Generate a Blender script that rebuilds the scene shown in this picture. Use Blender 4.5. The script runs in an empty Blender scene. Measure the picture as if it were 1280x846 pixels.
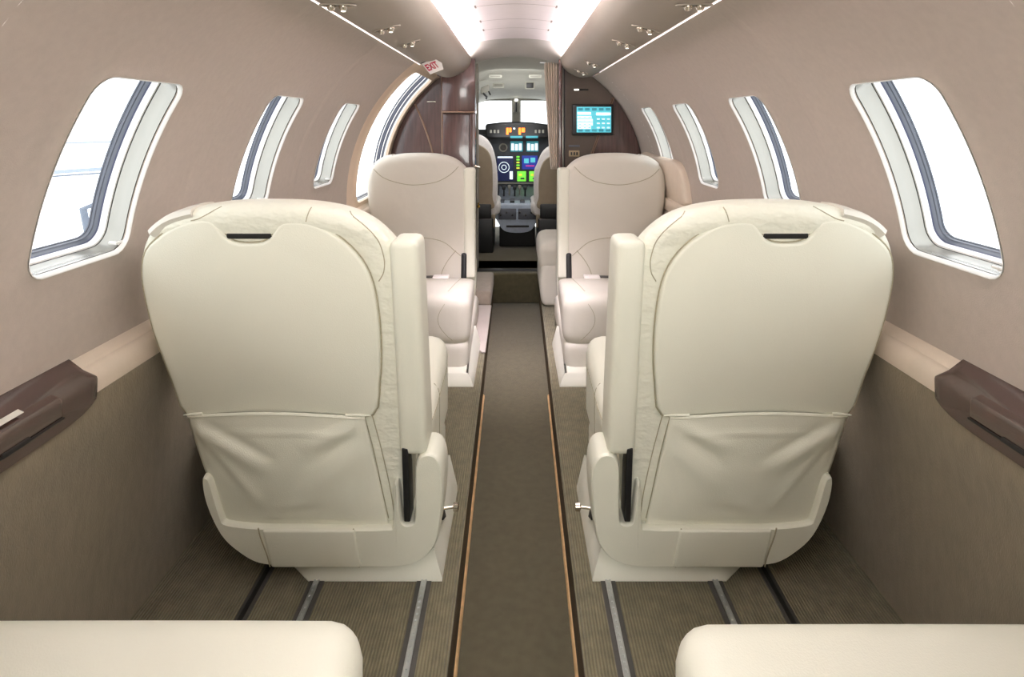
import bpy, bmesh, math, random
from mathutils import Vector, Matrix
from mathutils.bvhtree import BVHTree
random.seed(4)
SC = bpy.context.scene
COL = SC.collection
pi = math.pi
R, ZC, EYE = .845, .67, 1.05          # cabin tube radius, its axis height, eye height

# ------------------------------------------------------------------ materials
def lin(c):
    return tuple((v/255/12.92) if v/255 <= .04045 else ((v/255+.055)/1.055)**2.4 for v in c) + (1,)

def mat(name, rgb, rough=.5, metal=0, spec=.5, var=0, vscale=8, bump=0, bscale=200, stretch=(1, 1, 1), emit=0, ergb=None,
        coat=0, kind='noise', sheen=0, bump2=0, b2scale=20):
    m = bpy.data.materials.new(name); m.use_nodes = True
    nt = m.node_tree; N = nt.nodes; L = nt.links
    b = N['Principled BSDF']
    b.inputs['Base Color'].default_value = lin(rgb)
    b.inputs['Roughness'].default_value = rough
    b.inputs['Metallic'].default_value = metal
    b.inputs['Specular IOR Level'].default_value = spec
    b.inputs['Coat Weight'].default_value = coat
    b.inputs['Coat Roughness'].default_value = .08
    b.inputs['Sheen Weight'].default_value = sheen
    tc = N.new('ShaderNodeTexCoord'); mp = N.new('ShaderNodeMapping')
    mp.inputs['Scale'].default_value = stretch
    L.new(tc.outputs['Object'], mp.inputs['Vector'])
    if var:
        n = N.new('ShaderNodeTexNoise'); n.inputs['Scale'].default_value = vscale; n.inputs['Detail'].default_value = 6
        L.new(mp.outputs[0], n.inputs['Vector'])
        r = N.new('ShaderNodeValToRGB')
        c = lin(rgb)
        r.color_ramp.elements[0].position = .3; r.color_ramp.elements[1].position = .7
        r.color_ramp.elements[0].color = tuple(max(0, v*(1-var)) for v in c[:3]) + (1,)
        r.color_ramp.elements[1].color = tuple(min(1, v*(1+var)) for v in c[:3]) + (1,)
        L.new(n.outputs['Fac'], r.inputs[0]); L.new(r.outputs[0], b.inputs['Base Color'])
    last = None
    if bump:
        if kind == 'noise':
            n = N.new('ShaderNodeTexNoise'); n.inputs['Scale'].default_value = bscale; n.inputs['Detail'].default_value = 3; o = n.outputs['Fac']
        elif kind == 'voronoi':
            n = N.new('ShaderNodeTexVoronoi'); n.inputs['Scale'].default_value = bscale; o = n.outputs['Distance']
        L.new(mp.outputs[0], n.inputs['Vector'])
        bp = N.new('ShaderNodeBump'); bp.inputs['Strength'].default_value = bump; bp.inputs['Distance'].default_value = .002
        L.new(o, bp.inputs['Height']); last = bp
    if bump2:
        n = N.new('ShaderNodeTexNoise'); n.inputs['Scale'].default_value = b2scale; n.inputs['Detail'].default_value = 2
        L.new(mp.outputs[0], n.inputs['Vector'])
        bp = N.new('ShaderNodeBump'); bp.inputs['Strength'].default_value = bump2; bp.inputs['Distance'].default_value = .01
        L.new(n.outputs['Fac'], bp.inputs['Height'])
        if last: L.new(last.outputs[0], bp.inputs['Normal'])
        last = bp
    if last: L.new(last.outputs[0], b.inputs['Normal'])
    if emit:
        b.inputs['Emission Color'].default_value = lin(ergb or rgb); b.inputs['Emission Strength'].default_value = emit
    return m

def ribbed(name, rgb, freq, axis='X', var=.18, depth=.5):
    """carpet with fine ribs running along the cabin"""
    m = mat(name, rgb, rough=.95, spec=.1, var=var, vscale=30, bump=.5, bscale=900, sheen=.2)
    nt = m.node_tree; N = nt.nodes; L = nt.links; b = N['Principled BSDF']
    w = N.new('ShaderNodeTexWave'); w.bands_direction = axis; w.inputs['Scale'].default_value = freq; w.inputs['Distortion'].default_value = .3
    tc = N.new('ShaderNodeTexCoord'); L.new(tc.outputs['Object'], w.inputs['Vector'])
    src = b.inputs['Base Color'].links[0].from_socket
    mx = N.new('ShaderNodeMixRGB'); mx.blend_type = 'MULTIPLY'; mx.inputs[0].default_value = depth
    L.new(src, mx.inputs[1]); L.new(w.outputs['Color'], mx.inputs[2]); L.new(mx.outputs[0], b.inputs['Base Color'])
    bp = N.new('ShaderNodeBump'); bp.inputs['Strength'].default_value = .6; bp.inputs['Distance'].default_value = .003
    L.new(w.outputs['Fac'], bp.inputs['Height'])
    L.new(b.inputs['Normal'].links[0].from_socket, bp.inputs['Normal']); L.new(bp.outputs[0], b.inputs['Normal'])
    return m

M = {}
M['leather'] = mat('cream_leather', (238, 236, 220), rough=.42, spec=.45, var=.03, vscale=3, bump=.12, bscale=420, kind='voronoi')
M['leather_wrinkle'] = mat('cream_leather_wrinkled', (238, 236, 220), rough=.42, spec=.45, bump=.12, bscale=420, kind='voronoi',
                           bump2=.55, b2scale=34, stretch=(1, 1, 1.5))
M['leather_front'] = mat('cream_leather_dimmer_light', (219, 213, 201), rough=.45, spec=.4, var=.03, vscale=3, bump=.12, bscale=420, kind='voronoi', bump2=.32, b2scale=11)  # same cream leather; the weaker, warmer light away from the flash is in the colour
M['seam'] = mat('stitch_seam', (176, 167, 142), rough=.8, var=.1, vscale=200)
M['plastic'] = mat('cream_plastic', (238, 236, 222), rough=.36, var=.02, vscale=5)
M['wall'] = mat('wall_fabric', (184, 172, 161), rough=.9, spec=.15, var=.035, vscale=60, bump=.25, bscale=500, stretch=(1, 1, 1), sheen=.15)
M['doortrim'] = mat('door_surround_leather', (224, 203, 180), rough=.6, var=.03, vscale=20, bump=.1)
M['ledge'] = mat('armrest_ledge_leather', (228, 212, 194), rough=.5, var=.03, vscale=20, bump=.1)
M['dado'] = mat('panel_carpet', (132, 121, 100), rough=.95, spec=.1, var=.09, vscale=60, bump=.6, bscale=420, stretch=(1, 1, .4), sheen=.25)
M['ribs'] = ribbed('ribbed_floor_carpet', (130, 122, 96), 48, 'X', depth=.36)
M['aisle'] = mat('aisle_carpet', (90, 84, 64), rough=.95, spec=.1, var=.12, vscale=40, bump=.6, bscale=700, sheen=.25)
M['riser'] = mat('riser_carpet', (92, 80, 64), rough=.95, spec=.1, var=.12, vscale=40, bump=.6, bscale=700)
M['gold'] = mat('golden_edge_strip', (222, 184, 134), rough=.45, metal=.3, var=.2, vscale=30)
M['wood'] = mat('dark_burgundy_wood', (86, 60, 56), rough=.25, coat=.7, var=.22, vscale=5, stretch=(14, 14, 1.2), bump=.05, bscale=60)
M['wood_h'] = mat('dark_burgundy_wood_horizontal', (70, 47, 40), rough=.24, coat=.9, var=.13, vscale=3, stretch=(14, 1.0, 14), bump=.05, bscale=60)
M['olive'] = mat('brown_leather_panel', (92, 80, 70), rough=.55, var=.08, vscale=14, bump=.1)
M['tan'] = mat('tan_trim', (142, 112, 92), rough=.5, var=.08, vscale=30)
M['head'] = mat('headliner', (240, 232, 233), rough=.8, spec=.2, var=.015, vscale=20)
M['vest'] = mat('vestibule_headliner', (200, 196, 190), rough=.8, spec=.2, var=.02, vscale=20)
M['psu'] = mat('overhead_panel_leather', (165, 155, 142), rough=.5, var=.02, vscale=10, bump=.08, bscale=500)
M['groove'] = mat('panel_gap', (150, 140, 134), rough=.9, var=.1, vscale=30)
M['dark'] = mat('black_recess', (22, 21, 20), rough=.6, var=.2, vscale=30)
M['black'] = mat('black_plastic', (30, 30, 32), rough=.4, var=.15, vscale=30)
M['seal'] = mat('grey_window_seal', (92, 96, 106), rough=.4, var=.06, vscale=30)
M['sealdark'] = mat('dark_blue_seal', (52, 56, 84), rough=.45, var=.06, vscale=30)
M['frame'] = mat('white_window_frame', (240, 238, 234), rough=.35, var=.01, vscale=30)
M['silver'] = mat('silver_shade_track', (166, 164, 155), rough=.25, metal=.45, var=.03, vscale=20, stretch=(1, 1, .3))
M['alu'] = mat('aluminium_rail', (202, 204, 204), rough=.3, metal=.8, var=.06, vscale=80)
M['greyrub'] = mat('grey_rubber', (72, 70, 66), rough=.6, var=.08, vscale=60)
M['chrome'] = mat('chrome', (205, 196, 182), rough=.2, metal=1, var=.02, vscale=20)
M['brass'] = mat('brass', (212, 172, 84), rough=.25, metal=1, var=.05, vscale=20)
M['lens'] = mat('lit_lens', (255, 250, 240), emit=2.2)
M['strip'] = mat('cove_light_strip', (255, 244, 246), emit=58)
M['edge'] = mat('edge_light_strip', (255, 228, 218), emit=11.0)
M['white'] = mat('white_plate', (246, 240, 236), rough=.4, var=.01, vscale=20)
M['red'] = mat('red_lettering', (190, 40, 70), rough=.5, var=.05, vscale=20)
M['label'] = mat('white_label', (225, 222, 210), rough=.5, var=.04, vscale=60)
M['curtain'] = mat('beige_curtain', (228, 210, 192), rough=.85, var=.06, vscale=20, sheen=.3)
M['cockpit'] = mat('cockpit_headliner', (190, 188, 176), rough=.8, var=.03, vscale=14)
M['cockgrey'] = mat('cockpit_grey', (150, 148, 138), rough=.7, var=.05, vscale=20)
M['panelblack'] = mat('instrument_panel_black', (58, 62, 70), rough=.5, var=.12, vscale=30)
M['pedestal'] = mat('pedestal_blue_grey', (178, 190, 206), rough=.4, var=.1, vscale=30)
M['sheep'] = mat('white_sheepskin', (238, 232, 228), rough=.95, var=.05, vscale=90, bump=.8, bscale=160, sheen=.5)
M['crewtan'] = mat('crew_seat_tan', (168, 152, 128), rough=.6, var=.05, vscale=20)
M['cyan'] = mat('cyan_display', (90, 190, 205), emit=.8)
M['screenwhite'] = mat('white_display_text', (235, 250, 255), emit=.9)
M['teal'] = mat('teal_display', (60, 150, 165), emit=.5)
M['orange'] = mat('orange_annunciator', (255, 130, 40), emit=1.3)
M['blue'] = mat('blue_display', (45, 60, 160), emit=.6)
M['navy'] = mat('navy_display', (32, 40, 84), emit=.3)
M['green'] = mat('green_display', (120, 225, 70), emit=.9)
M['yellow'] = mat('yellow_display', (215, 215, 70), emit=.8)
M['magenta'] = mat('magenta_display', (200, 60, 130), emit=.8)
M['redlamp'] = mat('red_lamp', (255, 90, 70), emit=1.5)
M['hangar'] = mat('hangar_steel', (150, 160, 176), rough=.7, var=.05)

def glass_mat():
    m = bpy.data.materials.new('window_glass'); m.use_nodes = True
    nt = m.node_tree; N = nt.nodes; L = nt.links
    N.remove(N['Principled BSDF'])
    out = N['Material Output']
    t = N.new('ShaderNodeBsdfTransparent'); t.inputs[0].default_value = (.96, .98, 1, 1)
    g = N.new('ShaderNodeBsdfGlossy'); g.inputs['Roughness'].default_value = .03
    mx = N.new('ShaderNodeMixShader')
    mx.inputs[0].default_value = .035; L.new(t.outputs[0], mx.inputs[1]); L.new(g.outputs[0], mx.inputs[2])
    L.new(mx.outputs[0], out.inputs['Surface'])
    return m
M['glass'] = glass_mat()

# ------------------------------------------------------------------ object helpers
def obj(name, bm, m, parent=None, smooth=True, origin=None, label=None, kind=None):
    me = bpy.data.meshes.new(name)
    bmesh.ops.recalc_face_normals(bm, faces=bm.faces[:])
    for f in bm.faces: f.smooth = smooth
    bm.to_mesh(me); bm.free()
    o = bpy.data.objects.new(name, me); COL.objects.link(o)
    for mm in (m if isinstance(m, (list, tuple)) else [m]): me.materials.append(mm)
    if origin is not None:
        me.transform(Matrix.Translation(-Vector(origin))); o.location = origin
    if parent is not None:
        o.parent = parent
        if parent.get('_abs'): o.matrix_parent_inverse = Matrix.Translation(-Vector(parent.location))
    if smooth: autos(me)
    if label: o['label'] = label
    if kind: o['kind'] = kind
    return o

def autos(me, ang=40):
    """mark edges sharper than ang so smooth shading keeps crisp corners"""
    bm = bmesh.new(); bm.from_mesh(me)
    for e in bm.edges:
        if len(e.link_faces) == 2 and e.calc_face_angle(0) > math.radians(ang): e.smooth = False
    bm.to_mesh(me); bm.free()

def tag(o, label, cat, group=None, kind=None):
    o['label'] = label; o['category'] = cat
    if group: o['group'] = group
    if kind: o['kind'] = kind
    return o

def thing(name, label, cat, loc=(0, 0, 0), group=None, rotz=0, absolute=True):
    """Empty at the thing's base; with absolute=True its parts are modelled in cabin coordinates"""
    o = bpy.data.objects.new(name, None); COL.objects.link(o)
    o.location = loc; o.rotation_euler = (0, 0, rotz); o.empty_display_size = .05
    if absolute: o['_abs'] = 1
    return tag(o, label, cat, group)

def struct(name, bm, m, parent=None, smooth=True):
    o = obj(name, bm, m, parent, smooth)
    if parent is None: o['kind'] = 'structure'
    return o

def axis(lo, hi, r, n):
    r = min(r, (hi-lo)/2*.98)
    a = [lo + r*(1-math.cos(pi/2*k/3)) for k in range(3)]
    b = [lo+r+(hi-lo-2*r)*k/n for k in range(n+1)]
    c = [hi - r*(1-math.cos(pi/2*k/3)) for k in (2, 1, 0)]
    return a+b+c

def rbox(bm, x, y, z, r=.01, n=2, deform=None):
    """rounded box between (x0,x1),(y0,y1),(z0,z1)"""
    X = axis(*x, r, n); Y = axis(*y, r, n); Z = axis(*z, r, n)
    A = (X, Y, Z); lo = (x[0], y[0], z[0]); hi = (x[1], y[1], z[1]); vs = {}
    rr = [min(r, (hi[k]-lo[k])/2*.98) for k in range(3)]
    def vert(i, j, k):
        key = (i, j, k)
        if key not in vs:
            p = [A[0][i], A[1][j], A[2][k]]
            q = [min(max(p[t], lo[t]+rr[t]), hi[t]-rr[t]) for t in range(3)]
            # full-cube position for direction
            d = [(p[t]-q[t])/rr[t] for t in range(3)]
            l = math.sqrt(sum(v*v for v in d)) or 1
            p = Vector([q[t]+d[t]/l*rr[t] for t in range(3)])
            if deform: p = Vector(deform(p))
            vs[key] = bm.verts.new(p)
        return vs[key]
    nx, ny, nz = len(X)-1, len(Y)-1, len(Z)-1
    def quad(a, b, c, d):
        try: bm.faces.new([a, b, c, d])
        except ValueError: pass
    for i in range(nx):
        for j in range(ny):
            for k in (0, nz): quad(vert(i, j, k), vert(i+1, j, k), vert(i+1, j+1, k), vert(i, j+1, k))
    for i in range(nx):
        for k in range(nz):
            for j in (0, ny): quad(vert(i, j, k), vert(i+1, j, k), vert(i+1, j, k+1), vert(i, j, k+1))
    for j in range(ny):
        for k in range(nz):
            for i in (0, nx): quad(vert(i, j, k), vert(i, j+1, k), vert(i, j+1, k+1), vert(i, j, k+1))
    return bm

def box(x, y, z, r=.01, n=2, deform=None):
    return rbox(bmesh.new(), x, y, z, r, n, deform)

def catmull(pts, per=6, closed=True):
    P = [Vector(p) for p in pts]; n = len(P); out = []
    rng = range(n) if closed else range(n-1)
    for i in rng:
        if closed: p0, p1, p2, p3 = P[i-1], P[i], P[(i+1) % n], P[(i+2) % n]
        else: p0, p1, p2, p3 = P[max(i-1, 0)], P[i], P[i+1], P[min(i+2, n-1)]
        for k in range(per):
            t = k/per
            out.append(.5*((2*p1)+(-p0+p2)*t+(2*p0-5*p1+4*p2-p3)*t*t+(-p0+3*p1-3*p2+p3)*t**3))
    if not closed: out.append(P[-1])
    return out

def offset(loop, d):
    """inset a closed 2D loop by d"""
    n = len(loop); area = sum(loop[i].x*loop[(i+1) % n].y-loop[(i+1) % n].x*loop[i].y for i in range(n))
    s = 1 if area > 0 else -1; out = []
    for i in range(n):
        t = (loop[(i+1) % n]-loop[i-1]); t = t.normalized() if t.length > 1e-9 else Vector((1, 0))
        out.append(loop[i] + Vector((-t.y, t.x))*s*d)
    return out

def puff(bm, loop, layers, mapf, cap0='n', cap1='n', bulge0=0, bulge1=0, centre=None):
    """loft a closed 2D outline through (w, inset) layers; caps are flat ('n') or domed ring caps ('r')"""
    rings = []
    for w, ins in layers:
        l2 = offset(loop, ins) if ins else loop
        rings.append([bm.verts.new(mapf(p.x, p.y, w)) for p in l2])
    n = len(loop)
    for a, b in zip(rings, rings[1:]):
        for i in range(n): bm.faces.new([a[i], a[(i+1) % n], b[(i+1) % n], b[i]])
    c = Vector(centre) if centre else sum(loop, Vector((0, 0)))/n
    for which, cap, bul in ((0, cap0, bulge0), (-1, cap1, bulge1)):
        w, ins = layers[which]; l2 = offset(loop, ins) if ins else loop; prev = rings[which]
        if cap == 'n': bm.faces.new(prev)
        elif cap == 'r':
            T = [.96, .9, .8, .68, .54, .4, .26, .13]
            for t in T:
                ring = [bm.verts.new(mapf(*(c+(p-c)*t), w+bul*(1-t*t))) for p in l2]
                for i in range(n): bm.faces.new([prev[i], prev[(i+1) % n], ring[(i+1) % n], ring[i]])
                prev = ring
            v = bm.verts.new(mapf(c.x, c.y, w+bul))
            for i in range(n): bm.faces.new([prev[i], prev[(i+1) % n], v])
    return bm

def tube(bm, pts, r, n=8, cap=True):
    P = [Vector(p) for p in pts]; rings = []
    rad = r if isinstance(r, (list, tuple)) else [r]*len(P)
    up = None
    for i, p in enumerate(P):
        t = (P[min(i+1, len(P)-1)]-P[max(i-1, 0)]).normalized()
        if up is None: up = Vector((0, 0, 1)) if abs(t.z) < .9 else Vector((0, 1, 0))
        a = t.cross(up).normalized(); up = a.cross(t).normalized()
        rings.append([bm.verts.new(p+(a*math.cos(2*pi*k/n)+up*math.sin(2*pi*k/n))*rad[i]) for k in range(n)])
    for a, b in zip(rings, rings[1:]):
        for k in range(n): bm.faces.new([a[k], a[(k+1) % n], b[(k+1) % n], b[k]])
    if cap:
        bm.faces.new(rings[0]); bm.faces.new(rings[-1])
    return bm

def loft(bm, rings, closed=True, caps=False):
    V = [[bm.verts.new(p) for p in r] for r in rings]
    n = len(V[0])
    for a, b in zip(V, V[1:]):
        for k in range(n if closed else n-1): bm.faces.new([a[k], a[(k+1) % n], b[(k+1) % n], b[k]])
    if caps: bm.faces.new(V[0]); bm.faces.new(V[-1])
    return V

def lathe(bm, prof, centre, ax='Z', n=20):
    """profile of (radius, height) spun about an axis through centre"""
    c = Vector(centre); rings = []
    for r, h in prof:
        ring = []
        for k in range(n):
            a = 2*pi*k/n; u, v = r*math.cos(a), r*math.sin(a)
            d = {'Z': (u, v, h), 'Y': (u, h, v), 'X': (h, u, v)}[ax]
            ring.append(c+Vector(d))
        rings.append(ring)
    return loft(bm, rings, True, True)

def split_obj(name, bm, m, parent, **k):
    """one child object per loose piece of bm"""
    left = set(bm.faces); outs = []
    while left:
        f0 = left.pop(); isl = [f0]; st = [f0]
        while st:
            f = st.pop()
            for e in f.edges:
                for g_ in e.link_faces:
                    if g_ in left: left.discard(g_); isl.append(g_); st.append(g_)
        nb = bmesh.new(); mp = {}
        for f in isl:
            vs = []
            for v in f.verts:
                if v not in mp: mp[v] = nb.verts.new(v.co)
                vs.append(mp[v])
            nb.faces.new(vs)
        outs.append(obj(name, nb, m, parent, **k))
    bm.free(); return outs

def bar(name, x, y, z, m, parent=None, r=.003, n=1, **k):
    return obj(name, box(x, y, z, r, n), m, parent, **k)

# ------------------------------------------------------------------ cabin side walls with windows
def cyl(side, y, s, rad=R):
    """point on the cabin tube: side -1 left / +1 right, s = arc length above the axis height"""
    th = s/R
    return Vector((side*rad*math.cos(th), y, ZC+rad*math.sin(th)))

def rrect(hw, hh, r, n=96):
    """rounded rectangle by arc length, as (point, outward direction)"""
    segs = []; L = 0
    for (cx, cy, a0, ex, ey) in ((hw-r, hh-r, 0, -1, 0), (-hw+r, hh-r, pi/2, 0, -1), (-hw+r, -hh+r, pi, 1, 0), (hw-r, -hh+r, 3*pi/2, 0, 1)):
        segs.append(('arc', cx, cy, a0, r*pi/2)); ln = 2*(hw-r) if ex else 2*(hh-r)
        segs.append(('line', cx, cy, a0+pi/2, ln, ex, ey))
    tot = sum(s[4] for s in segs); out = []
    for i in range(n):
        d = (i+.5)/n*tot
        for s in segs:
            if d <= s[4]: break
            d -= s[4]
        if s[0] == 'arc':
            a = s[3]+d/r; out.append((Vector((s[1]+r*math.cos(a), s[2]+r*math.sin(a))), Vector((math.cos(a), math.sin(a)))))
        else:
            a = s[3]; nx, ny = math.cos(a), math.sin(a)
            out.append((Vector((s[1]+r*nx+s[5]*d, s[2]+r*ny+s[6]*d)), Vector((nx, ny))))
    return out

S_LO, S_HI = math.radians(-5.2)*R, math.radians(53.5)*R
WC = math.radians(20.2)*R; WHW, WHH = .137, math.radians(13.0)*R

def wall_column(bm, side, y0, y1, yc, sc, hw, hh, r, lip=.005, slo=S_LO, shi=S_HI):
    loop = rrect(hw, hh, r); n = len(loop)
    inner = [p+Vector((yc, sc)) for p, _ in loop]
    outer = []
    for p in inner:
        d = p-Vector((yc, sc)); ts = []
        if d.x > 1e-6: ts.append((y1-yc)/d.x)
        if d.x < -1e-6: ts.append((y0-yc)/d.x)
        if d.y > 1e-6: ts.append((shi-sc)/d.y)
        if d.y < -1e-6: ts.append((slo-sc)/d.y)
        outer.append(Vector((yc, sc))+d*min(ts))
    for cx in (y0, y1):
        for cs in (slo, shi):
            c = Vector((cx, cs)); i = min(range(n), key=lambda i: (outer[i]-c).length); outer[i] = c
    rings = []
    for dd in (0, .004, .009, .016, .026, .04, .06):
        rings.append([(a+(b-a).normalized()*dd, lip*math.exp(-(dd/.018)**2)) for a, b in zip(inner, outer)])
    last = [p for p, _ in rings[-1]]
    for t in (.12, .25, .38, .5, .63, .75, .88, 1):
        rings.append([(a+(b-a)*t, 0) for a, b in zip(last, outer)])
    V = [[bm.verts.new(cyl(side, p.x, p.y, R-h)) for p, h in ring] for ring in rings]
    pre = []                                            # fillet rolling into the recess
    for ins, rad in ((.001, R-lip*.85), (.0035, R-lip*.2), (.005, R+.004)):
        pre.append([bm.verts.new(cyl(side, yc+(p-dirv*ins).x, sc+(p-dirv*ins).y, rad)) for p, dirv in loop])
    V = pre[::-1]+V
    for a, b in zip(V, V[1:]):
        for k in range(n): bm.faces.new([a[k], a[(k+1) % n], b[(k+1) % n], b[k]])

def plain_column(bm, side, y0, y1, slo=S_LO, shi=S_HI, ny=2, ns=24):
    V = [[bm.verts.new(cyl(side, y0+(y1-y0)*i/ny, slo+(shi-slo)*j/ns)) for j in range(ns+1)] for i in range(ny+1)]
    for i in range(ny):
        for j in range(ns): bm.faces.new([V[i][j], V[i+1][j], V[i+1][j+1], V[i][j+1]])

def window(idx, side, yc):
    sc, hw, hh, r = WC, WHW, WHH, .040
    w = bpy.data.objects.new('window_%d' % idx, None); COL.objects.link(w); w.location = cyl(side, yc, sc); w['kind'] = 'structure'; w['_abs'] = 1
    loop = rrect(hw, hh, r)
    def WP(p, d, i, rad):                                   # the recess widens fore and aft towards the glass
        q = p-d*i; return cyl(side, yc+q.x+.030*(p.x/hw)*(rad-R)/.095, sc+q.y, rad)
    def part(name, prof, m):
        bm = bmesh.new()
        loft(bm, [[WP(p, d, i, rad) for p, d in loop] for i, rad in prof])
        return obj(name, bm, m, w)
    part('bezel', [(-.0012, R-.0062), (.0005, R-.0063), (.0022, R-.0045), (.0042, R-.001), (.0056, R+.004)], M['frame'])  # white ring; the glow on the window rim is put into its colour
    part('track_groove', [(.0056, R+.004), (.003, R+.0045), (.003, R+.0065), (.0055, R+.007)], M['greyrub'])
    part('shade_track', [(.0055, R+.007), (.0055, R+.012), (.002, R+.026), (.001, R+.044), (.004, R+.053)], M['silver'])
    part('track_groove', [(.004, R+.053), (.0015, R+.0535), (.0015, R+.055), (.0045, R+.0555)], M['greyrub'])
    part('window_frame', [(.0045, R+.0555), (.0075, R+.057), (.0085, R+.073)], M['frame'])
    part('seal_edge', [(.0085, R+.073), (.0095, R+.077)], M['sealdark'])
    part('window_seal', [(.0095, R+.077), (.0105, R+.079), (.0115, R+.085), (.0135, R+.087), (.0140, R+.094), (.0155, R+.095), (.016, R+.098)], M['seal'])
    bm = bmesh.new()
    bm.faces.new([bm.verts.new(WP(p, d, .0155, R+.095)) for p, d in loop])
    obj('pane', bm, M['glass'], w, smooth=False)
    bm = bmesh.new()
    hp = cyl(side, yc+hw*(.86 if side < 0 else -.80), sc-hh+.018, R+.004)
    tube(bm, [hp, hp+Vector((side*.02, 0, .001))], .0035, 8); tube(bm, [hp+Vector((0, -.012, .002)), hp+Vector((0, .012, .002))], .003, 8)
    obj('shade_handle', bm, M['frame'], w)

YL = [.435, 1.168, 1.90, 2.622]
YR = YL+[3.30]
wl = bmesh.new(); plain_column(wl, -1, -1.5, .07)
for y, (a, b) in zip(YL, ((.07, .80), (.80, 1.534), (1.534, 2.262), (2.262, 3.03))): wall_column(wl, -1, a, b, y, WC, WHW, WHH, .040)
struct('wall_left', wl, M['wall'])
wr = bmesh.new(); plain_column(wr, 1, -1.5, .07)
for y, (a, b) in zip(YR, ((.07, .80), (.80, 1.534), (1.534, 2.262), (2.262, 2.962), (2.962, 3.64))): wall_column(wr, 1, a, b, y, WC, WHW, WHH, .040)
plain_column(wr, 1, 3.64, 4.06)
struct('wall_right', wr, M['wall'])
k = 1
for y in YL: window(k, -1, y); k += 1
for y in YR: window(k, 1, y); k += 1

# raised vertical wall joints
for side, ys in ((-1, (1.534, 2.262)), (1, (1.534, 2.262, 2.962))):
    for i, y in enumerate(ys):
        bm = bmesh.new()
        loft(bm, [[cyl(side, y+dy, S_LO+(S_HI-S_LO)*j/30, R-h) for dy, h in ((-.03, 0), (-.022, .0015), (.022, .0015), (.03, 0))] for j in range(31)], closed=False)
        struct('trim_%d' % (10+i+(3 if side > 0 else 0)), bm, M['wall'])

# entry door opening on the left, ahead of the third window
dm = bmesh.new()
dlo, dhi = math.radians(-5.2)*R, math.radians(50.6)*R
dyc, dsc, dhw, dhh, dr = 3.52, (dlo+.03+dhi)/2, .350, (dhi-dlo-.03)/2, .06
wall_column(dm, -1, 3.03, 4.06, dyc, dsc, dhw, dhh, dr, lip=.012)
struct('trim_1', dm, M['doortrim'])
door = bpy.data.objects.new('door_1', None); COL.objects.link(door); door.location = cyl(-1, dyc, dsc); door['kind'] = 'structure'; door['_abs'] = 1
loop = rrect(dhw, dhh, dr)
def dring(name, prof, m):
    bm = bmesh.new()
    loft(bm, [[cyl(-1, dyc+(p-d*i).x, dsc+(p-d*i).y, rad) for p, d in loop] for i, rad in prof]); obj(name, bm, m, door)
rad = R+.004; cols = ['frame', 'seal', 'sealdark', 'frame', 'sealdark', 'seal', 'sealdark', 'frame', 'seal']
wid = [.010, .009, .005, .006, .007, .008, .006, .005, .010]
for cname, wd in zip(cols, wid):
    e = .002 if cname == 'sealdark' else 0
    dring('door_seal' if cname != 'frame' else 'door_frame', [(.005, rad), (.004-e, rad+.001), (.004-e, rad+wd-.001), (.005, rad+wd)], M[cname])
    rad += wd

# hull skin over the cove, joining the two side walls
bm = bmesh.new()
loft(bm, [[Vector((.905*math.sin(a), y, ZC+.905*math.cos(a))) for a in [math.radians(-38+76*j/40) for j in range(41)]] for y in (-1.5, 4.07)], closed=False)
struct('ceiling', bm, M['head'])

# ------------------------------------------------------------------ ceiling panel, coves, overhead panels
def ceil_z(x): return 1.562-.42*x*x
bm = bmesh.new()
xs = [-.44+.88*j/28 for j in range(29)]
loft(bm, [[Vector((x, y, ceil_z(x))) for x in xs] for y in [-1.5+5.2*i/20 for i in range(21)]], closed=False)
struct('ceiling', bm, M['head'])
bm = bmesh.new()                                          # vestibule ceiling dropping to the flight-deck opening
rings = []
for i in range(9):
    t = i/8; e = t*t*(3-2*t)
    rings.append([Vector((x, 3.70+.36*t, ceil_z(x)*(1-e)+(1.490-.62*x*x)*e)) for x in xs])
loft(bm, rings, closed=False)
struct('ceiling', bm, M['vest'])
bm = bmesh.new()                                          # panel gaps with little latches
for y in (1.2, 1.7, 2.17, 2.62, 3.0, 3.28):
    hw = .17
    loft(bm, [[Vector((x, y+dy, ceil_z(x)-.0012)) for x in [-hw+2*hw*j/16 for j in range(17)]] for dy in (-.0025, .0025)], closed=False)
struct('trim_2', bm, M['groove'])
bm = bmesh.new()
for y in (1.2, 1.7, 2.17, 2.62, 3.0, 3.28):
    for x in (-.175, .175): rbox(bm, (x-.004, x+.004), (y-.022, y+.022), (ceil_z(x)-.004, ceil_z(x)+.001), .0015, 1)
struct('trim_3', bm, M['groove'])

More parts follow.
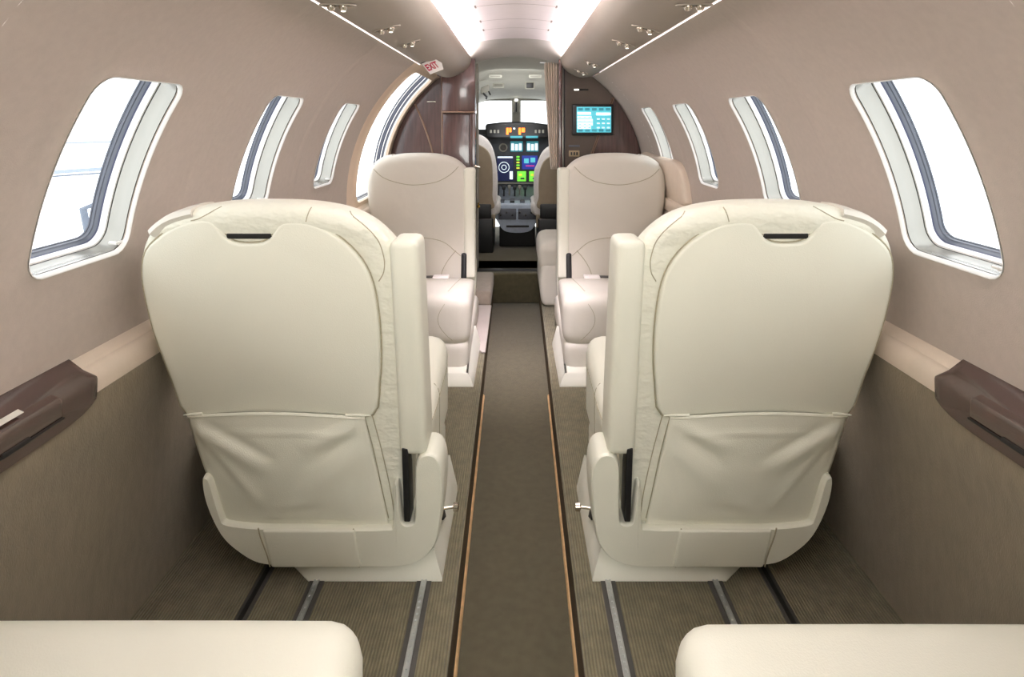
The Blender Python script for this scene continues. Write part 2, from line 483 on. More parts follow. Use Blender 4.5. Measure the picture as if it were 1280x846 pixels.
psu = [(.4935, 1.3525), (.485, 1.3465), (.462, 1.341), (.43, 1.3385), (.395, 1.345), (.362, 1.360), (.328, 1.381), (.303, 1.407), (.290, 1.436), (.286, 1.458),
       (.290, 1.468), (.298, 1.462), (.312, 1.44), (.36, 1.42), (.44, 1.41), (.485, 1.372)]
def psu_under(x, side):
    x = abs(x)
    for (a, za), (b, zb) in zip(psu, psu[1:10]):
        if b <= x <= a: return za+(zb-za)*(a-x)/(a-b)
    return 1.345
for side, nm in ((-1, 'left'), (1, 'right')):
    t = thing('overhead_panel', 'long curved %s overhead panel of warm grey leather under the cove light' % nm, 'overhead panel', (side*.42, -1.5, 1.34), 'overhead panels along the ceiling')
    bm = bmesh.new(); pp = catmull([(a, b) for a, b in psu], 4, True)
    ys = [-1.5+5.4*i/12 for i in range(13)]
    rings = [[Vector((side*p.x, y, p.y)) for p in pp] for y in ys]
    c = Vector((.40, 1.40))
    for dy, sc in ((.03, .985), (.055, .95), (.075, .88)):
        rings.append([Vector((side*(c.x+(p.x-c.x)*sc), 3.9+dy, c.y+(p.y-c.y)*sc)) for p in pp])
    loft(bm, rings, True, True)
    obj('panel_shell', bm, M['psu'], t)
    L = thing('cove_light', 'bright white light strip in the %s cove beside the ceiling panel' % nm, 'light strip', (side*.34, 1, 1.43), 'cove light strips')
    bm = bmesh.new(); rbox(bm, (side*.322-.009, side*.322+.009), (-1.45, 3.86), (1.444, 1.456), .004, 1)
    obj('light_strip', bm, M['strip'], L)
    L = thing('edge_light', 'thin glowing light strip where the %s wall meets the overhead panel' % nm, 'light strip', (side*.497, 1, 1.355), 'wall wash light strips')
    bm = bmesh.new(); rbox(bm, (side*.4965-.0025, side*.4965+.0025), (-1.45, 3.86 if side > 0 else 3.02), (1.354, 1.358), .001, 1)
    obj('light_strip', bm, M['edge'], L)

def reading_light(side, y, label, x=.40, lit=True):
    x *= side
    z = psu_under(x, side); t = thing('reading_light', label, 'reading light', (x, y, z), 'reading lights and air nozzles in the overhead panels')
    sl = side*math.atan2(psu_under(abs(x)+.02, 1)-psu_under(abs(x)-.02, 1), .04)
    def P(u, v, w): return Vector((x+u*math.cos(sl)+w*math.sin(sl), y+v, z+u*math.sin(sl)*1-w*math.cos(sl)))
    ell = [Vector((.046*math.cos(a), .020*math.sin(a))) for a in [2*pi*k/32 for k in range(32)]]
    bm = bmesh.new(); puff(bm, ell, [(-.001, 0), (.002, .0), (.003, .004), (.0005, .006), (.0002, .010)], P, cap0='n', cap1='n')
    obj('bezel', bm, M['psu'], t)
    bm = bmesh.new()
    e2 = [Vector((.036*math.cos(a), .012*math.sin(a))) for a in [2*pi*k/32 for k in range(32)]]
    puff(bm, e2, [(.0005, 0), (.0012, 0)], P, cap0='n', cap1='n'); obj('recess', bm, M['greyrub'], t)  # flat dark oval, the recess shadow is painted by its colour
    for k, u in enumerate((-.016, .014)):
        bm = bmesh.new(); c = P(u, 0, .002)
        lathe(bm, [(.0105, .004), (.0115, -.001), (.010, -.006), (.0065, -.012), (.003, -.0125)], c, 'Z', 18); ez = obj('nozzle', bm, M['chrome'], t)
        if k == 1:
            bm = bmesh.new(); lathe(bm, [(.0055, -.0122), (.0055, -.0138), (.002, -.0145)], c, 'Z', 16); obj('lens', bm, M['lens'], ez)
for s, nm in ((-1, 'left'), (1, 'right')):
    reading_light(s, 1.50, 'reading light nearest the camera in the %s overhead panel, cut by the top edge' % nm, .44)
    reading_light(s, 1.90, 'second chrome reading light from the camera in the %s overhead panel' % nm, .405)
    reading_light(s, 2.26, 'third chrome reading light from the camera in the %s overhead panel' % nm, .40)
reading_light(1, 3.08, 'small chrome air nozzle fourth along the right overhead panel', .385)
reading_light(1, 3.58, 'small chrome air nozzle at the far end of the right overhead panel', .385)

# exit sign hanging from the left overhead panel
t = thing('exit_sign', 'small white arrow shaped plate with red EXIT lettering under the left overhead panel', 'exit sign', (-.396, 2.90, 1.345))
rot = math.radians(21)
def SP(u, v, w):
    u2 = (u-v*.35)*.86; v2 = v*.92
    return Vector((-.396+u2*math.cos(rot)-v2*math.sin(rot), 2.90+w, 1.318+u2*math.sin(rot)+v2*math.cos(rot)))
bm = bmesh.new(); puff(bm, [Vector(p) for p in ((-.042, .034), (-.042, -.034), (.036, -.034), (.052, 0), (.036, .034))], [(-.003, 0), (.004, 0)], SP)
obj('sign_plate', bm, M['white'], t, smooth=False)
bm = bmesh.new(); puff(bm, [Vector(p) for p in ((-.045, .037), (-.045, .033), (.037, .033), (.037, .037))], [(-.006, 0), (.008, 0)], SP)
obj('sign_frame', bm, M['black'], t, smooth=False)
def text_mesh(s, size, m, parent, mapf, bold=.0, name='lettering'):
    cu = bpy.data.curves.new('txt', 'FONT'); cu.body = s; cu.size = size; cu.align_x = 'CENTER'; cu.align_y = 'CENTER'; cu.offset = bold; cu.extrude = .0008
    to = bpy.data.objects.new('txt', cu); COL.objects.link(to)
    dg = bpy.context.evaluated_depsgraph_get(); me = bpy.data.meshes.new_from_object(to.evaluated_get(dg))
    bpy.data.objects.remove(to); bpy.data.curves.remove(cu)
    for v in me.vertices: v.co = mapf(v.co.x, v.co.y, v.co.z)
    me.materials.clear(); me.materials.append(m); me.name = name
    o = bpy.data.objects.new(name, me); COL.objects.link(o)
    if parent:
        o.parent = parent
        if parent.get('_abs'): o.matrix_parent_inverse = Matrix.Translation(-Vector(parent.location))
    return o
text_mesh('EXIT', .040, M['red'], t, lambda u, v, w: SP(u*.80-.004, v*1.25, -.0045-w), bold=.0012)

# ------------------------------------------------------------------ armrest ledges, side panels, floor
for side, a, b in ((-1, 4, 5), (1, 6, 7)):
    bm = bmesh.new()
    prof = [(.849, .60), (.842, .599), (.828, .588), (.825, .585), (.8235, .5815), (.820, .5815), (.812, .578), (.804, .568), (.799, .553), (.798, .536), (.803, .530)]
    loft(bm, [[Vector((side*x, y, z)) for x, z in prof] for y in (-1.5, 4.02)], closed=False)
    struct('trim_%d' % a, bm, M['ledge'])
    bm = bmesh.new()
    for y in (1.44, 1.95, 2.5, 3.1):
        loft(bm, [[Vector((side*(x-.0012), y+dy, z+.0012)) for x, z in prof[1:-1]] for dy in (-.0015, .0015)], closed=False)
    struct('trim_%d' % b, bm, M['seam'])
    bm = bmesh.new()
    pr = [(.800, .539), (.797, .530), (.796, .50), (.7965, .46), (.804, .43), (.812, .36), (.817, .25), (.819, .12), (.818, .03), (.815, .0)]
    loft(bm, [[Vector((side*x, y, z)) for x, z in pr] for y in [-1.5+5.55*i/30 for i in range(31)]], closed=False)
    struct('baseboard_%s' % ('left' if side < 0 else 'right'), bm, M['dado'])

AX0, AX1 = .130, .150                                  # aisle half width near and far
def aw(y): return AX0+(AX1-AX0)*max(0, min(1, (y-1)/2.9))
bm = bmesh.new()
for side in (-1, 1):
    ys = [-1.5+5.45*i/22 for i in range(23)]
    loft(bm, [[Vector((side*(aw(y)+.0), y, -.006)), Vector((side*(aw(y)+.008), y, 0)), Vector((side*.816, y, 0))] for y in ys], closed=False)
struct('floor', bm, M['ribs'], smooth=False)
bm = bmesh.new()
ys = [-1.5+5.45*i/22 for i in range(23)]
loft(bm, [[Vector((-aw(y)-.002, y, -.12)), Vector((aw(y)+.002, y, -.12))] for y in ys], closed=False)
struct('floor', bm, M['aisle'], smooth=False)
bm = bmesh.new()
for side in (-1, 1): loft(bm, [[Vector((side*aw(y), y, -.12)), Vector((side*aw(y), y, -.006))] for y in ys], closed=False)
struct('trim_8', bm, M['riser'], smooth=False)
bm = bmesh.new()
for side in (-1, 1): loft(bm, [[Vector((side*(aw(y)-.0005), y, -.12)), Vector((side*(aw(y)-.0005), y, -.112)), Vector((side*(aw(y)-.004), y, -.113)), Vector((side*(aw(y)-.0075), y, -.1175)), Vector((side*(aw(y)-.0075), y, -.12))] for y in [-1.5+4.1*q/20 for q in range(21)]], closed=False)
struct('trim_9', bm, M['gold'])
# cockpit step, raised carpeted platform on the left
bm = bmesh.new(); rbox(bm, (-.80, .80), (3.93, 4.30), (-.12, .075), .012, 2); struct('floor', bm, M['aisle'])
bm = bmesh.new(); rbox(bm, (-.80, -.142), (3.47, 3.93), (.0, .087), .018, 2); struct('floor', bm, mat('step_carpet', (158, 146, 132), rough=.95, spec=.1, var=.08, vscale=40, bump=.5, bscale=700, sheen=.3))
t = thing('entry_step_mat', 'pale grey leather step mat on the left floor before the carpeted entry step', 'step mat', (-.3, 3.1, 0))
obj('mat_pad', box((-.25, -.139), (2.76, 3.462), (.001, .012), .005, 6, lambda p: (max(p.x, -.155-.095*min(1, max(0, (p.y-2.76)/.12))), p.y, p.z)), mat('pale_step_leather', (178, 168, 160), rough=.6, var=.05), t)
bm = bmesh.new(); rbox(bm, (-.4, .4), (3.98, 4.035), (.074, .081), .003, 1); struct('trim_20', bm, M['black'])

# seat tracks
names = {(-1, .21): 'aisle side', (-1, .455): 'middle', (-1, .582): 'window side'}
for side, sn in ((-1, 'left'), (1, 'right')):
    for x, w in ((.21, 'nearest the aisle'), (.455, 'in the middle')):
        t = thing('seat_track', 'perforated aluminium seat track %s of the %s floor' % (w, sn), 'seat track', (side*x, -1.4, 0), 'aluminium seat tracks')
        obj('rubber_strip', box((side*x-.017, side*x+.017), (-1.4, 1.72), (0, .0022), .001, 1), M['greyrub'], t)
        bm = bmesh.new()
        for s2 in (-1, 1): rbox(bm, (side*x+s2*.0042-.0022, side*x+s2*.0042+.0022), (-1.4, 1.72), (.002, .006), .001, 1)
        rbox(bm, (side*x-.004, side*x+.004), (-1.4, 1.72), (.002, .004), .0005, 1)
        for i in range(61):
            y = .7+i*.0165
            rbox(bm, (side*x-.0055, side*x+.0055), (y, y+.009), (.003, .0058), .001, 1)
        obj('rail', bm, M['alu'], t)
    t = thing('cable_channel', 'narrow dark channel in the %s floor beside the seat base, toward the window' % sn, 'floor channel', (side*.582, -1.4, 0), 'dark floor channels')
    obj('cover_strip', box((side*.582-.013, side*.582+.013), (-1.4, 1.72), (0, .0025), .001, 1), M['greyrub'], t)
    obj('slot', box((side*.582-.006, side*.582+.005), (-1.4, 1.72), (.0015, .0034), .001, 1), M['dark'], t)

# ------------------------------------------------------------------ wooden side consoles
for side, sn in ((-1, 'left'), (1, 'right')):
    t = thing('side_console', 'glossy dark wood side table console set in the %s cabin ledge' % sn, 'side table', (side*.80, .6, .50), 'wood consoles on the side ledges')
    bm = bmesh.new()
    def sect(y, k=1.0, drop=0.0):
        return [Vector((side*x, y, z)) for x, z in ((.846, .606), (.840, .603), (.815, .584), (.797, .574), (.790, .5675), (.7885, .560-.0*k), (.789, .535-.0*k), (.790, .512+drop*.6), (.800, .507+drop), (.846, .507+drop))]
    rings = [sect(-.9), sect(1.05), sect(1.085, drop=.003), sect(1.11, drop=.008), sect(1.13, drop=.017), sect(1.145, drop=.030)]
    last = [Vector((v.x + side*.004, 1.152, min(v.z, .598)*.6+.4*.572)) for v in rings[-1]]
    loft(bm, rings+[last], True, True); obj('console_body', bm, M['wood_h'], t)
    bm = bmesh.new()
    rbox(bm, (.787, .811), (-.85, 1.058), (.537, .572), .006, 2, lambda p: (side*(p.x), p.y, p.z+(p.x-.79)*.45)); obj('console_lid', bm, M['wood_h'], t)
    bm = bmesh.new()
    rbox(bm, (.786, .795), (-.85, 1.06), (.5335, .537), .001, 1, lambda p: (side*p.x, p.y, p.z)); obj('lid_gap', bm, M['dark'], t)
    bm = bmesh.new()
    rbox(bm, (.785, .79), (.93, .985), (.533, .542), .002, 2, lambda p: (side*p.x, p.y, p.z)); obj('finger_notch', bm, M['dark'], t)  # dark block, its colour stands for the shadow inside the notch
    bm = bmesh.new()
    ell = [Vector((.013*math.cos(a), .30*math.sin(a))) for a in [2*pi*k/40 for k in range(40)]]
    puff(bm, ell, [(0, 0), (.005, 0), (.008, .002)], lambda u, v, w: Vector((side*(.826+u), .66+v, .588+u*.75+w)), cap0='n', cap1='r', bulge1=.003)
    obj('cup_holder_cover', bm, M['wood_h'], t)
    bm = bmesh.new()
    rbox(bm, (.797, .807), (.93-(0 if side < 0 else .08), .985-(0 if side < 0 else .08)), (.5772, .5782), .0003, 1, lambda p: (side*p.x, p.y, p.z+(p.x-.79)*.45)); obj('label_plate', bm, M['label'], t)

# ------------------------------------------------------------------ seats
OUT = [(-.172, .20), (-.188, .25), (-.223, .354), (-.262, .487), (-.289, .610), (-.300, .700), (-.297, .762), (-.274, .815), (-.222, .856), (-.133, .877), (-.036, .882),
       (.08, .877), (.163, .855), (.222, .812), (.262, .750), (.279, .670), (.282, .571), (.276, .402), (.268, .26), (.256, .14), (.15, .115), (-.0, .115), (-.12, .125)]
PAN = [(-.271, .598), (-.283, .68), (-.284, .735), (-.272, .780), (-.240, .812), (-.200, .836), (-.165, .847), (-.137, .848), (-.122, .842), (-.112, .828), (-.103, .814), (-.085, .801), (-.056, .797),
       (-.024, .800), (-.006, .812), (.006, .828), (.018, .841), (.036, .844), (.070, .842), (.104, .830), (.145, .802), (.180, .762), (.201, .712), (.211, .640), (.213, .56), (.207, .480), (.190, .408),
       (.10, .409), (-.02, .411), (-.13, .411), (-.217, .411), (-.243, .490)]
LOW = [(-.190, .262), (-.186, .20), (-.160, .124), (-.122, .079), (-.076, .050), (-.01, .044), (.054, .043), (.183, .041), (.250, .044), (.295, .062), (.325, .100), (.336, .150), (.343, .220), (.343, .285),
       (.328, .318), (.300, .321), (.284, .300), (.280, .25), (.278, .17), (.271, .152), (.255, .152), (.249, .17), (.246, .235), (.240, .252), (.232, .240), (.228, .152), (.215, .141), (.14, .139), (.06, .141), (-.068, .143), (-.140, .152), (-.152, .166), (-.162, .215), (-.172, .262)]

def seat(name, label, group, s, loc, rotz, D=.56, zf=.385, zb=.30, fair=(0, .34), flip=False, xa=.292, armz=.315, front=False):
    t = thing(name, label, 'airplane seat', loc, group, rotz, absolute=False)
    def Mp(u, v, w): return Vector((s*u, -.16*(v-.1)+w, v))
    LE = M['leather']; LF = M['leather_front']
    # backrest body
    loop = catmull(OUT, 5)
    def Mb(u, v, w):
        if w > .12: w += .010*math.exp(-((v-.80)/.07)**2)*max(0, 1-(u/.25)**2) + .010*math.exp(-((v-.36)/.10)**2)*max(0, 1-(u/.24)**2)
        if w < .03 and v > .80: w -= .012*min(1, (v-.80)/.03)*(1-w/.03)
        return Mp(u, v, w)
    bm = bmesh.new()
    puff(bm, loop, [(.002, .030), (.003, .022), (.008, .011), (.018, .003), (.035, 0), (.075, 0), (.098, .004), (.113, .012), (.122, .024), (.127, .040)], Mb, 'r', 'r', 0, .014, (-.01, .5))
    bvh = BVHTree.FromBMesh(bm)
    body = obj('backrest', bm, [M['leather_wrinkle'] if not front else LF], t)
    def drape(pts, fromy, lift=.0):
        out = []
        for u, v in catmull([Vector(p) for p in pts], 8, False):
            o = Vector((s*u, fromy-.16*(v-.1), v)); d = Vector((0, -1 if fromy > 0 else 1, 0))
            h = bvh.ray_cast(o, d)[0]
            if h: out.append(h-d*lift)
        return out
    seams = bmesh.new()
    for pts in ([(-.262, .800), (-.205, .755), (-.115, .726), (-.03, .717), (.077, .732), (.149, .768), (.195, .812)],
                [(-.235, .400), (-.198, .418), (-.148, .438), (-.064, .447), (.041, .443), (.126, .422), (.19, .372), (.215, .35)],
                [(.190, .378), (.149, .329), (.118, .268), (.113, .205)], [(-.190, .410), (-.155, .34), (-.135, .268), (-.130, .205)]):
        d = drape(pts, .5)
        if len(d) > 2: tube(seams, d, .0019 if front else .0013, 6)
    split_obj('seam', seams, M['seam'], body)
    seams = bmesh.new()
    for pts in ([(.213, .712), (.224, .732), (.226, .762), (.214, .800), (.19, .83), (.150, .860)], [(.076, .872), (.069, .844)], [(-.112, .874), (-.15, .852), (-.17, .846)],
                [(.187, .405), (.205, .32), (.222, .22), (.229, .15)], [(.170, .402), (.187, .32), (.203, .22), (.215, .15)], [(-.236, .405), (-.205, .30), (-.180, .22)]):
        d = drape(pts, -.4)
        if len(d) > 2: tube(seams, d, .0013, 6)
    split_obj('seam', seams, M['seam'], body)
    # rear shell panel with hand hold notch
    bm = bmesh.new(); lp = catmull(PAN, 3)
    puff(bm, lp, [(.012, 0), (-.002, 0), (-.007, .0015), (-.0095, .004), (-.0105, .008)], Mp, 'n', 'n')
    pan = obj('back_panel', bm, LE, t)
    bm = bmesh.new(); rbox(bm, (-.101, -.006), (-.0055, .004), (.806, .8185), .003, 1, lambda p: Mp(p.x, p.z, p.y)); obj('hand_hold', bm, M['dark'], pan)
    bm = bmesh.new(); tube(bm, [Mp(p.x, p.y, -.003) for p in offset(lp, -.002)+[offset(lp, -.002)[0]]], .0016, 6, False); obj('piping', bm, M['seam'], pan)
    # leather flap wrapped over the outer shoulder
    bm = bmesh.new()
    arc = [p for p in loop if p.y > .822 and p.x < -.165]
    arc.sort(key=lambda p: p.x)
    off = []
    for i, p in enumerate(arc):
        tn = (arc[min(i+1, len(arc)-1)]-arc[max(i-1, 0)]).normalized(); off.append(p+Vector((-tn.y, tn.x))*.0035)
    prof = [(-.006, .022), (-.010, .014), (-.002, .004), (.018, .000), (.06, -.002), (.092, .001), (.108, .012)]
    rings = []
    for i, p in enumerate(off):
        tn = (off[min(i+1, len(off)-1)]-off[max(i-1, 0)]).normalized(); nn = Vector((tn.y, -tn.x))
        rings.append([Mp(*(p+nn*(ins+.0)), w) for w, ins in prof]+[Mp(*(p+nn*(ins+.006)), w*.94+.003) for w, ins in prof[::-1]])
    loft(bm, rings, True, True); obj('headrest_flap', bm, M['leather_front'], t)
    bm = bmesh.new()
    c = Mp(-.218, .852, .085); lathe(bm, [(.007, -.004), (.008, .006), (.004, .010)], c, 'Z', 12); tube(bm, [c+Vector((0, 0, .004)), c+Vector((s*.018, .004, .008)), c+Vector((s*.026, .006, .002))], .004, 8)
    obj('belt_guide', bm, M['chrome'], t)
    # magazine pocket, saggy leather
    bm = bmesh.new(); NU, NV = 56, 44; V = []
    for j in range(NV+1):
        b = j/NV
        row = []
        xl = -.216+(.062)*b**1.15; xr = .172+.046*b
        for i in range(NU+1):
            a = i/NU; u = xl+(xr-xl)*a
            top = .404+.016*math.sin(pi*a)-.004*a; v = top+(.135-top)*b
            edge = min(1, min(a, 1-a)/.05)*min(1, (1-b)/.08+.0)
            w = -.005-.020*math.sin(pi*a)**.7*(1-b)**.6*.8 - .008*math.sin(pi*a)*math.sin(pi*min(1, b*1.05))
            # folds hanging from both upper corners towards the bottom middle
            def fold(x0, y0, x1, y1, wd, h):
                px_, py_ = a-x0, b-y0; dx, dy = x1-x0, y1-y0; L2 = dx*dx+dy*dy; tt = max(0, min(1, (px_*dx+py_*dy)/L2))
                d = math.hypot(px_-dx*tt, (py_-dy*tt)); return h*math.exp(-(d/wd)**2)*math.sin(pi*(.08+.9*tt))
            w -= fold(.0, .03, .40, .50, .065, .0085) + fold(.02, .12, .30, .85, .05, .006) - fold(.06, .03, .45, .40, .040, .006) - fold(.02, .16, .24, .75, .035, .0055)
            w -= fold(1, .05, .60, .30, .055, .0075) + fold(.98, .20, .64, .66, .06, .006) - fold(.98, .07, .62, .46, .040, .006) - fold(1, .34, .80, .95, .045, .005)
            w -= fold(.25, .98, .55, .72, .05, .004) - fold(.3, .88, .7, .80, .04, .003)
            w -= .003*math.exp(-((b-.15)/.015)**2)*math.sin(pi*a)+.002*math.sin(a*17+b*8)*b*edge*.5
            w = w*edge - .004*(1-edge)
            row.append(bm.verts.new(Mp(u, v, w)))
        V.append(row)
    for j in range(NV):
        for i in range(NU): bm.faces.new([V[j][i], V[j][i+1], V[j+1][i+1], V[j+1][i]])
    top = [v.co.copy() for v in V[0]]
    pk = obj('magazine_pocket', bm, LE, t)
    md = pk.modifiers.new('thickness', 'SOLIDIFY'); md.thickness = .003; md.offset = 0
    bm = bmesh.new(); tube(bm, top, .0042, 8); obj('pocket_hem', bm, LE, pk)
    bm = bmesh.new()
    for q in (((-.222, .4105), (-.20, .4125), (-.180, .4135)), ((.188, .409), (.160, .410), (.132, .4095))): tube(bm, [Mp(a, b, -.011) for a, b in q], [.0015, .003, .0035], 8)
    split_obj('pocket_tab', bm, LE, pk)
    # lower shell
    bm = bmesh.new(); lp = catmull(LOW, 4)
    def Ml(u, v, w): return Mp(u if not front or u < .25 else .25+(u-.25)*.45, v, w)
    puff(bm, lp, [(.075, .001), (.070, 0), (.05, 0), (-.010, 0), (-.016, .001), (-.020, .0025), (-.0225, .0045)], Ml, 'n', 'n')
    low = obj('lower_shell', bm, M['plastic'] if False else LE, t)
    bm = bmesh.new()
    for q in ([(-.072, .142), (-.068, .118), (-.056, .072), (-.052, .045)], [(.141, .140), (.143, .11), (.150, .07), (.150, .044)]):
        cp = catmull([Vector(p) for p in q], 5, False); tube(bm, [Mp(p.x, p.y, -.0225) for p in cp], .0018, 6)
    split_obj('seam', bm, M['seam'], low)
    # strap laid across the shell, standing a little proud of it
    bm = bmesh.new()
    rbox(bm, (-.062, .145), (-.029, -.018), (.046, .140), .006, 3, lambda p: Mp(p.x+(.012 if p.x > 0 else 0)*(.14-p.z)/.1+(.016*(.14-p.z)/.1 if p.x < 0 else 0)*1, p.z, p.y)); obj('lower_strap', bm, LE, t)
    # armrest stowed upright on the aisle side, with its black pivot arm
    def ar(p):
        k = (p.z-armz)/(.803-armz); w = p.y+(.040 if front else 0); x = p.x-(.017 if front else 0)
        x += -.009*k
        bell = .004*math.exp(-((k-.05)/.12)**2)
        return Mp(x, p.z, w-bell)
    bm = bmesh.new(); rbox(bm, (.2475, .3095), (-.015, .095), (armz, .803), .017, 4, ar); arm = obj('armrest', bm, LE, t)
    bm = bmesh.new(); rbox(bm, (.254, .268), (-.020, .03), (.155, armz+.02), .003, 2, lambda p: Mp(p.x, p.z, p.y)); obj('pivot_arm', bm, M['black'], t)
    bm = bmesh.new(); rbox(bm, (.218, .247), (.06, .142), (.205, .365), .010, 2, lambda p: Mp(p.x, p.z, p.y)); obj('pivot_cover', bm, M['black'], t)
    # cushion and box
    def cu(p):
        k = (p.y-.12)/(D-.12)
        side_ = (xa-.292)*max(0, k)*max(0, p.x/.29)
        z = p.z
        if z > .2: z = z-(zf-zb)*(1-k)*((z-.2)/(zf-.2)) + .010*(1-(p.x/.30)**2)*math.sin(pi*min(1, max(0, k)))
        return (s*(p.x+side_), p.y, z)
    zlow = .115 if not front else .135
    bm = bmesh.new(); rbox(bm, (-.275, .292), (.12, D), (zlow-.01, zf), .052, 6, cu)
    cb = BVHTree.FromBMesh(bm); cush = obj('seat_cushion', bm, LF if front else LE, t)
    bm = bmesh.new()
    for sg in (1, -1):
        pts = []
        for k in range(25):
            a = k/24
            if a < .45: o = Vector((s*(sg*(.225-.02*a)), .16+(D-.22)*a/.45, 1)); d = Vector((0, 0, -1))
            else:
                q = (a-.45)/.55; o = Vector((s*sg*(.215-.035*math.sin(pi*q)+.03*q*q), 2, zf-.035-(zf-zlow-.06)*q)); d = Vector((0, -1, 0))
            h = cb.ray_cast(o, d)[0]
            if h: pts.append(h)
        if len(pts) > 3: tube(bm, pts, .0013, 6)
    if not front:
        pts = []
        for k in range(22):
            h = cb.ray_cast(Vector((s*.6, .15+(D-.19)*k/21, .285+.012*k/21)), Vector((-s, 0, 0)))[0]
            if h: pts.append(h)
        if len(pts) > 3: tube(bm, pts, .0015, 6)
        pts = []
        for k in range(16):
            h = cb.ray_cast(Vector((s*.6, .30, .15+.20*k/15)), Vector((-s, 0, 0)))[0]
            if h: pts.append(h)
        if len(pts) > 3: tube(bm, pts, .0013, 6)
    split_obj('seam', bm, M['seam'], cush)
    bm = bmesh.new(); rbox(bm, (-.20, .284), (.078, D-(.002 if front else .015)), (.02, zlow+.02), .035, 3, lambda p: (s*(p.x+(xa-.292)*max(0, p.x/.28)), p.y, p.z)); obj('seat_skirt', bm, LF if front else LE, t)
    # belt
    bm = bmesh.new()
    rbox(bm, (-.10, .16), (.15, .185), (zb+.012, zb+.0165), .002, 3, lambda p: (s*p.x, p.y+.02*math.sin(p.x*14), p.z+.006*math.sin(p.x*20)))
    belt = obj('seat_belt', bm, M['greyrub'], t)
    bm = bmesh.new(); rbox(bm, (.085, .165), (.175, .225), (zb+.016, zb+.030), .005, 2, lambda p: (s*p.x, p.y-.1*(p.x-.12), p.z)); obj('buckle', bm, M['white'], belt)
    # floor fairing
    f0, f1 = fair
    pl = [(.03, 0), (.336, 0), (.337, .16), (.338, .342), (-.20, .342), (-.205, .22), (-.03, .056)]
    pts = []
    for (x, y) in pl: pts.append(Vector((x, (f0+y*(f1-f0)/.34) if not flip else (f1-y*(f1-f0)/.34))))
    dense = []
    for i in range(len(pts)):
        a, b = pts[i], pts[(i+1) % len(pts)]; n_ = max(2, int((b-a).length/.03)); dense += [a+(b-a)*k/n_ for k in range(n_)]
    def Fm(u, v, w):
        y = v; k = (y-f0)/(f1-f0); k = 1-k if flip else k
        h = (.042 if flip else .058)+.062*max(0, min(1, k))
        return Vector((s*u, y, max(.001, w*h)))
    bm = bmesh.new(); puff(bm, dense, [(0, 0), (.12, .0), (.55, .014), (.90, .025), (.98, .028), (1, .032)], Fm)
    fr = obj('floor_fairing', bm, M['plastic'], t)
    if not flip:
        bm = bmesh.new(); rbox(bm, (.318, .3235), (.10, .16), (.060, .110), .002, 1, lambda p: (s*(p.x+.004-(p.z-.06)*.2), p.y, p.z+(.13-p.y)*.5)); obj('lever_slot', bm, M['dark'], fr)
        bm = bmesh.new(); tube(bm, [(s*.318, .125, .088), (s*.352, .135, .086)], .0035, 8); lathe(bm, [(.004, -.008), (.010, -.007), (.011, .004), (.006, .007)], (s*.355, .136, .086), 'X', 14); obj('recline_lever', bm, M['chrome'], t)
        bm = bmesh.new(); tube(bm, [(s*.300, .15, .24), (s*.312, .16, .18), (s*.318, .17, .11)], .004, 8); lathe(bm, [(.003, -.006), (.009, -.005), (.009, .005), (.003, .006)], (s*.318, .165, .115), 'X', 12)
        lathe(bm, [(.003, -.006), (.008, -.005), (.008, .005), (.003, .006)], (s*.308, .155, .205), 'X', 12); obj('belt_anchor', bm, M['chrome'], t)
    return t

G = 'cream leather cabin seats'
SX = .505
nl = seat('cabin_seat', 'cream leather seat seen from behind, near left, with magazine pocket on its back', G, 1, (-SX, 1.39, 0), 0)
nr = seat('cabin_seat', 'cream leather seat seen from behind, near right, with magazine pocket on its back', G, -1, (SX+.006, 1.39, 0), 0)
FK = dict(D=.80, zf=.345, zb=.245, fair=(.42, .868), flip=True, xa=.318, armz=.235, front=True)
seat('cabin_seat', 'cream seat facing the camera beside the left doorway, behind the near left seat', G, -1, (-SX, 3.28, 0), pi, **FK)
seat('cabin_seat', 'cream seat facing the camera below the wall monitor on the right', G, 1, (SX+.004, 3.28, 0), pi, **FK)

def dup(root, loc, label):
    r = root.copy(); COL.objects.link(r); r.location = loc; r['label'] = label
    for ch in list(root.children):
        c = ch.copy(); COL.objects.link(c); c.parent = r; c.matrix_parent_inverse = ch.matrix_parent_inverse
        for g in list(ch.children):
            if ch.name.startswith('seat_cushion'): continue
            d = g.copy(); COL.objects.link(d); d.parent = c; d.matrix_parent_inverse = g.matrix_parent_inverse
    return r
dup(nl, (-SX+.012, .288, 0), 'cream seat cushion edge cut off at the bottom left corner of the view')
dup(nr, (SX-.005, .282, 0), 'cream seat cushion edge cut off at the bottom right corner of the view')

# ------------------------------------------------------------------ side-facing seat at the right front
t = thing('side_facing_seat', 'cream side facing seat partly hidden behind the right camera-facing seat', 'airplane seat', (.45, 3.68, 0))
bm = bmesh.new(); rbox(bm, (.128, .74), (3.45, 3.90), (.19, .375), .06, 5); obj('seat_cushion', bm, M['leather_front'], t)
bm = bmesh.new(); rbox(bm, (.150, .73), (3.45, 3.89), (.003, .25), .03, 3, lambda p: (p.x-.016*math.sin(pi*max(0, min(1, p.z/.25))), p.y, p.z)); obj('seat_skirt', bm, M['leather_front'], t)
t = thing('wall_headrest', 'tan padded headrest on the right wall behind the right camera-facing seat', 'headrest', (.84, 3.4, .67))
def bol(p): return (cyl(1, p.y, p.z, R-.002-p.x))
bm = bmesh.new()
loopb = catmull([(2.93, -.02), (2.93, .04), (2.945, .10), (2.98, .15), (3.05, .185), (3.2, .19), (3.6, .19), (3.88, .19), (3.9, .1), (3.9, -.02), (3.6, -.035), (3.2, -.035)], 4)
puff(bm, loopb, [(0, 0), (.02, 0), (.028, .004), (.032, .010)], lambda u, v, w: cyl(1, u, v, R-.001-w), 'n', 'n')
obj('shoulder_pad', bm, M['ledge'], t)
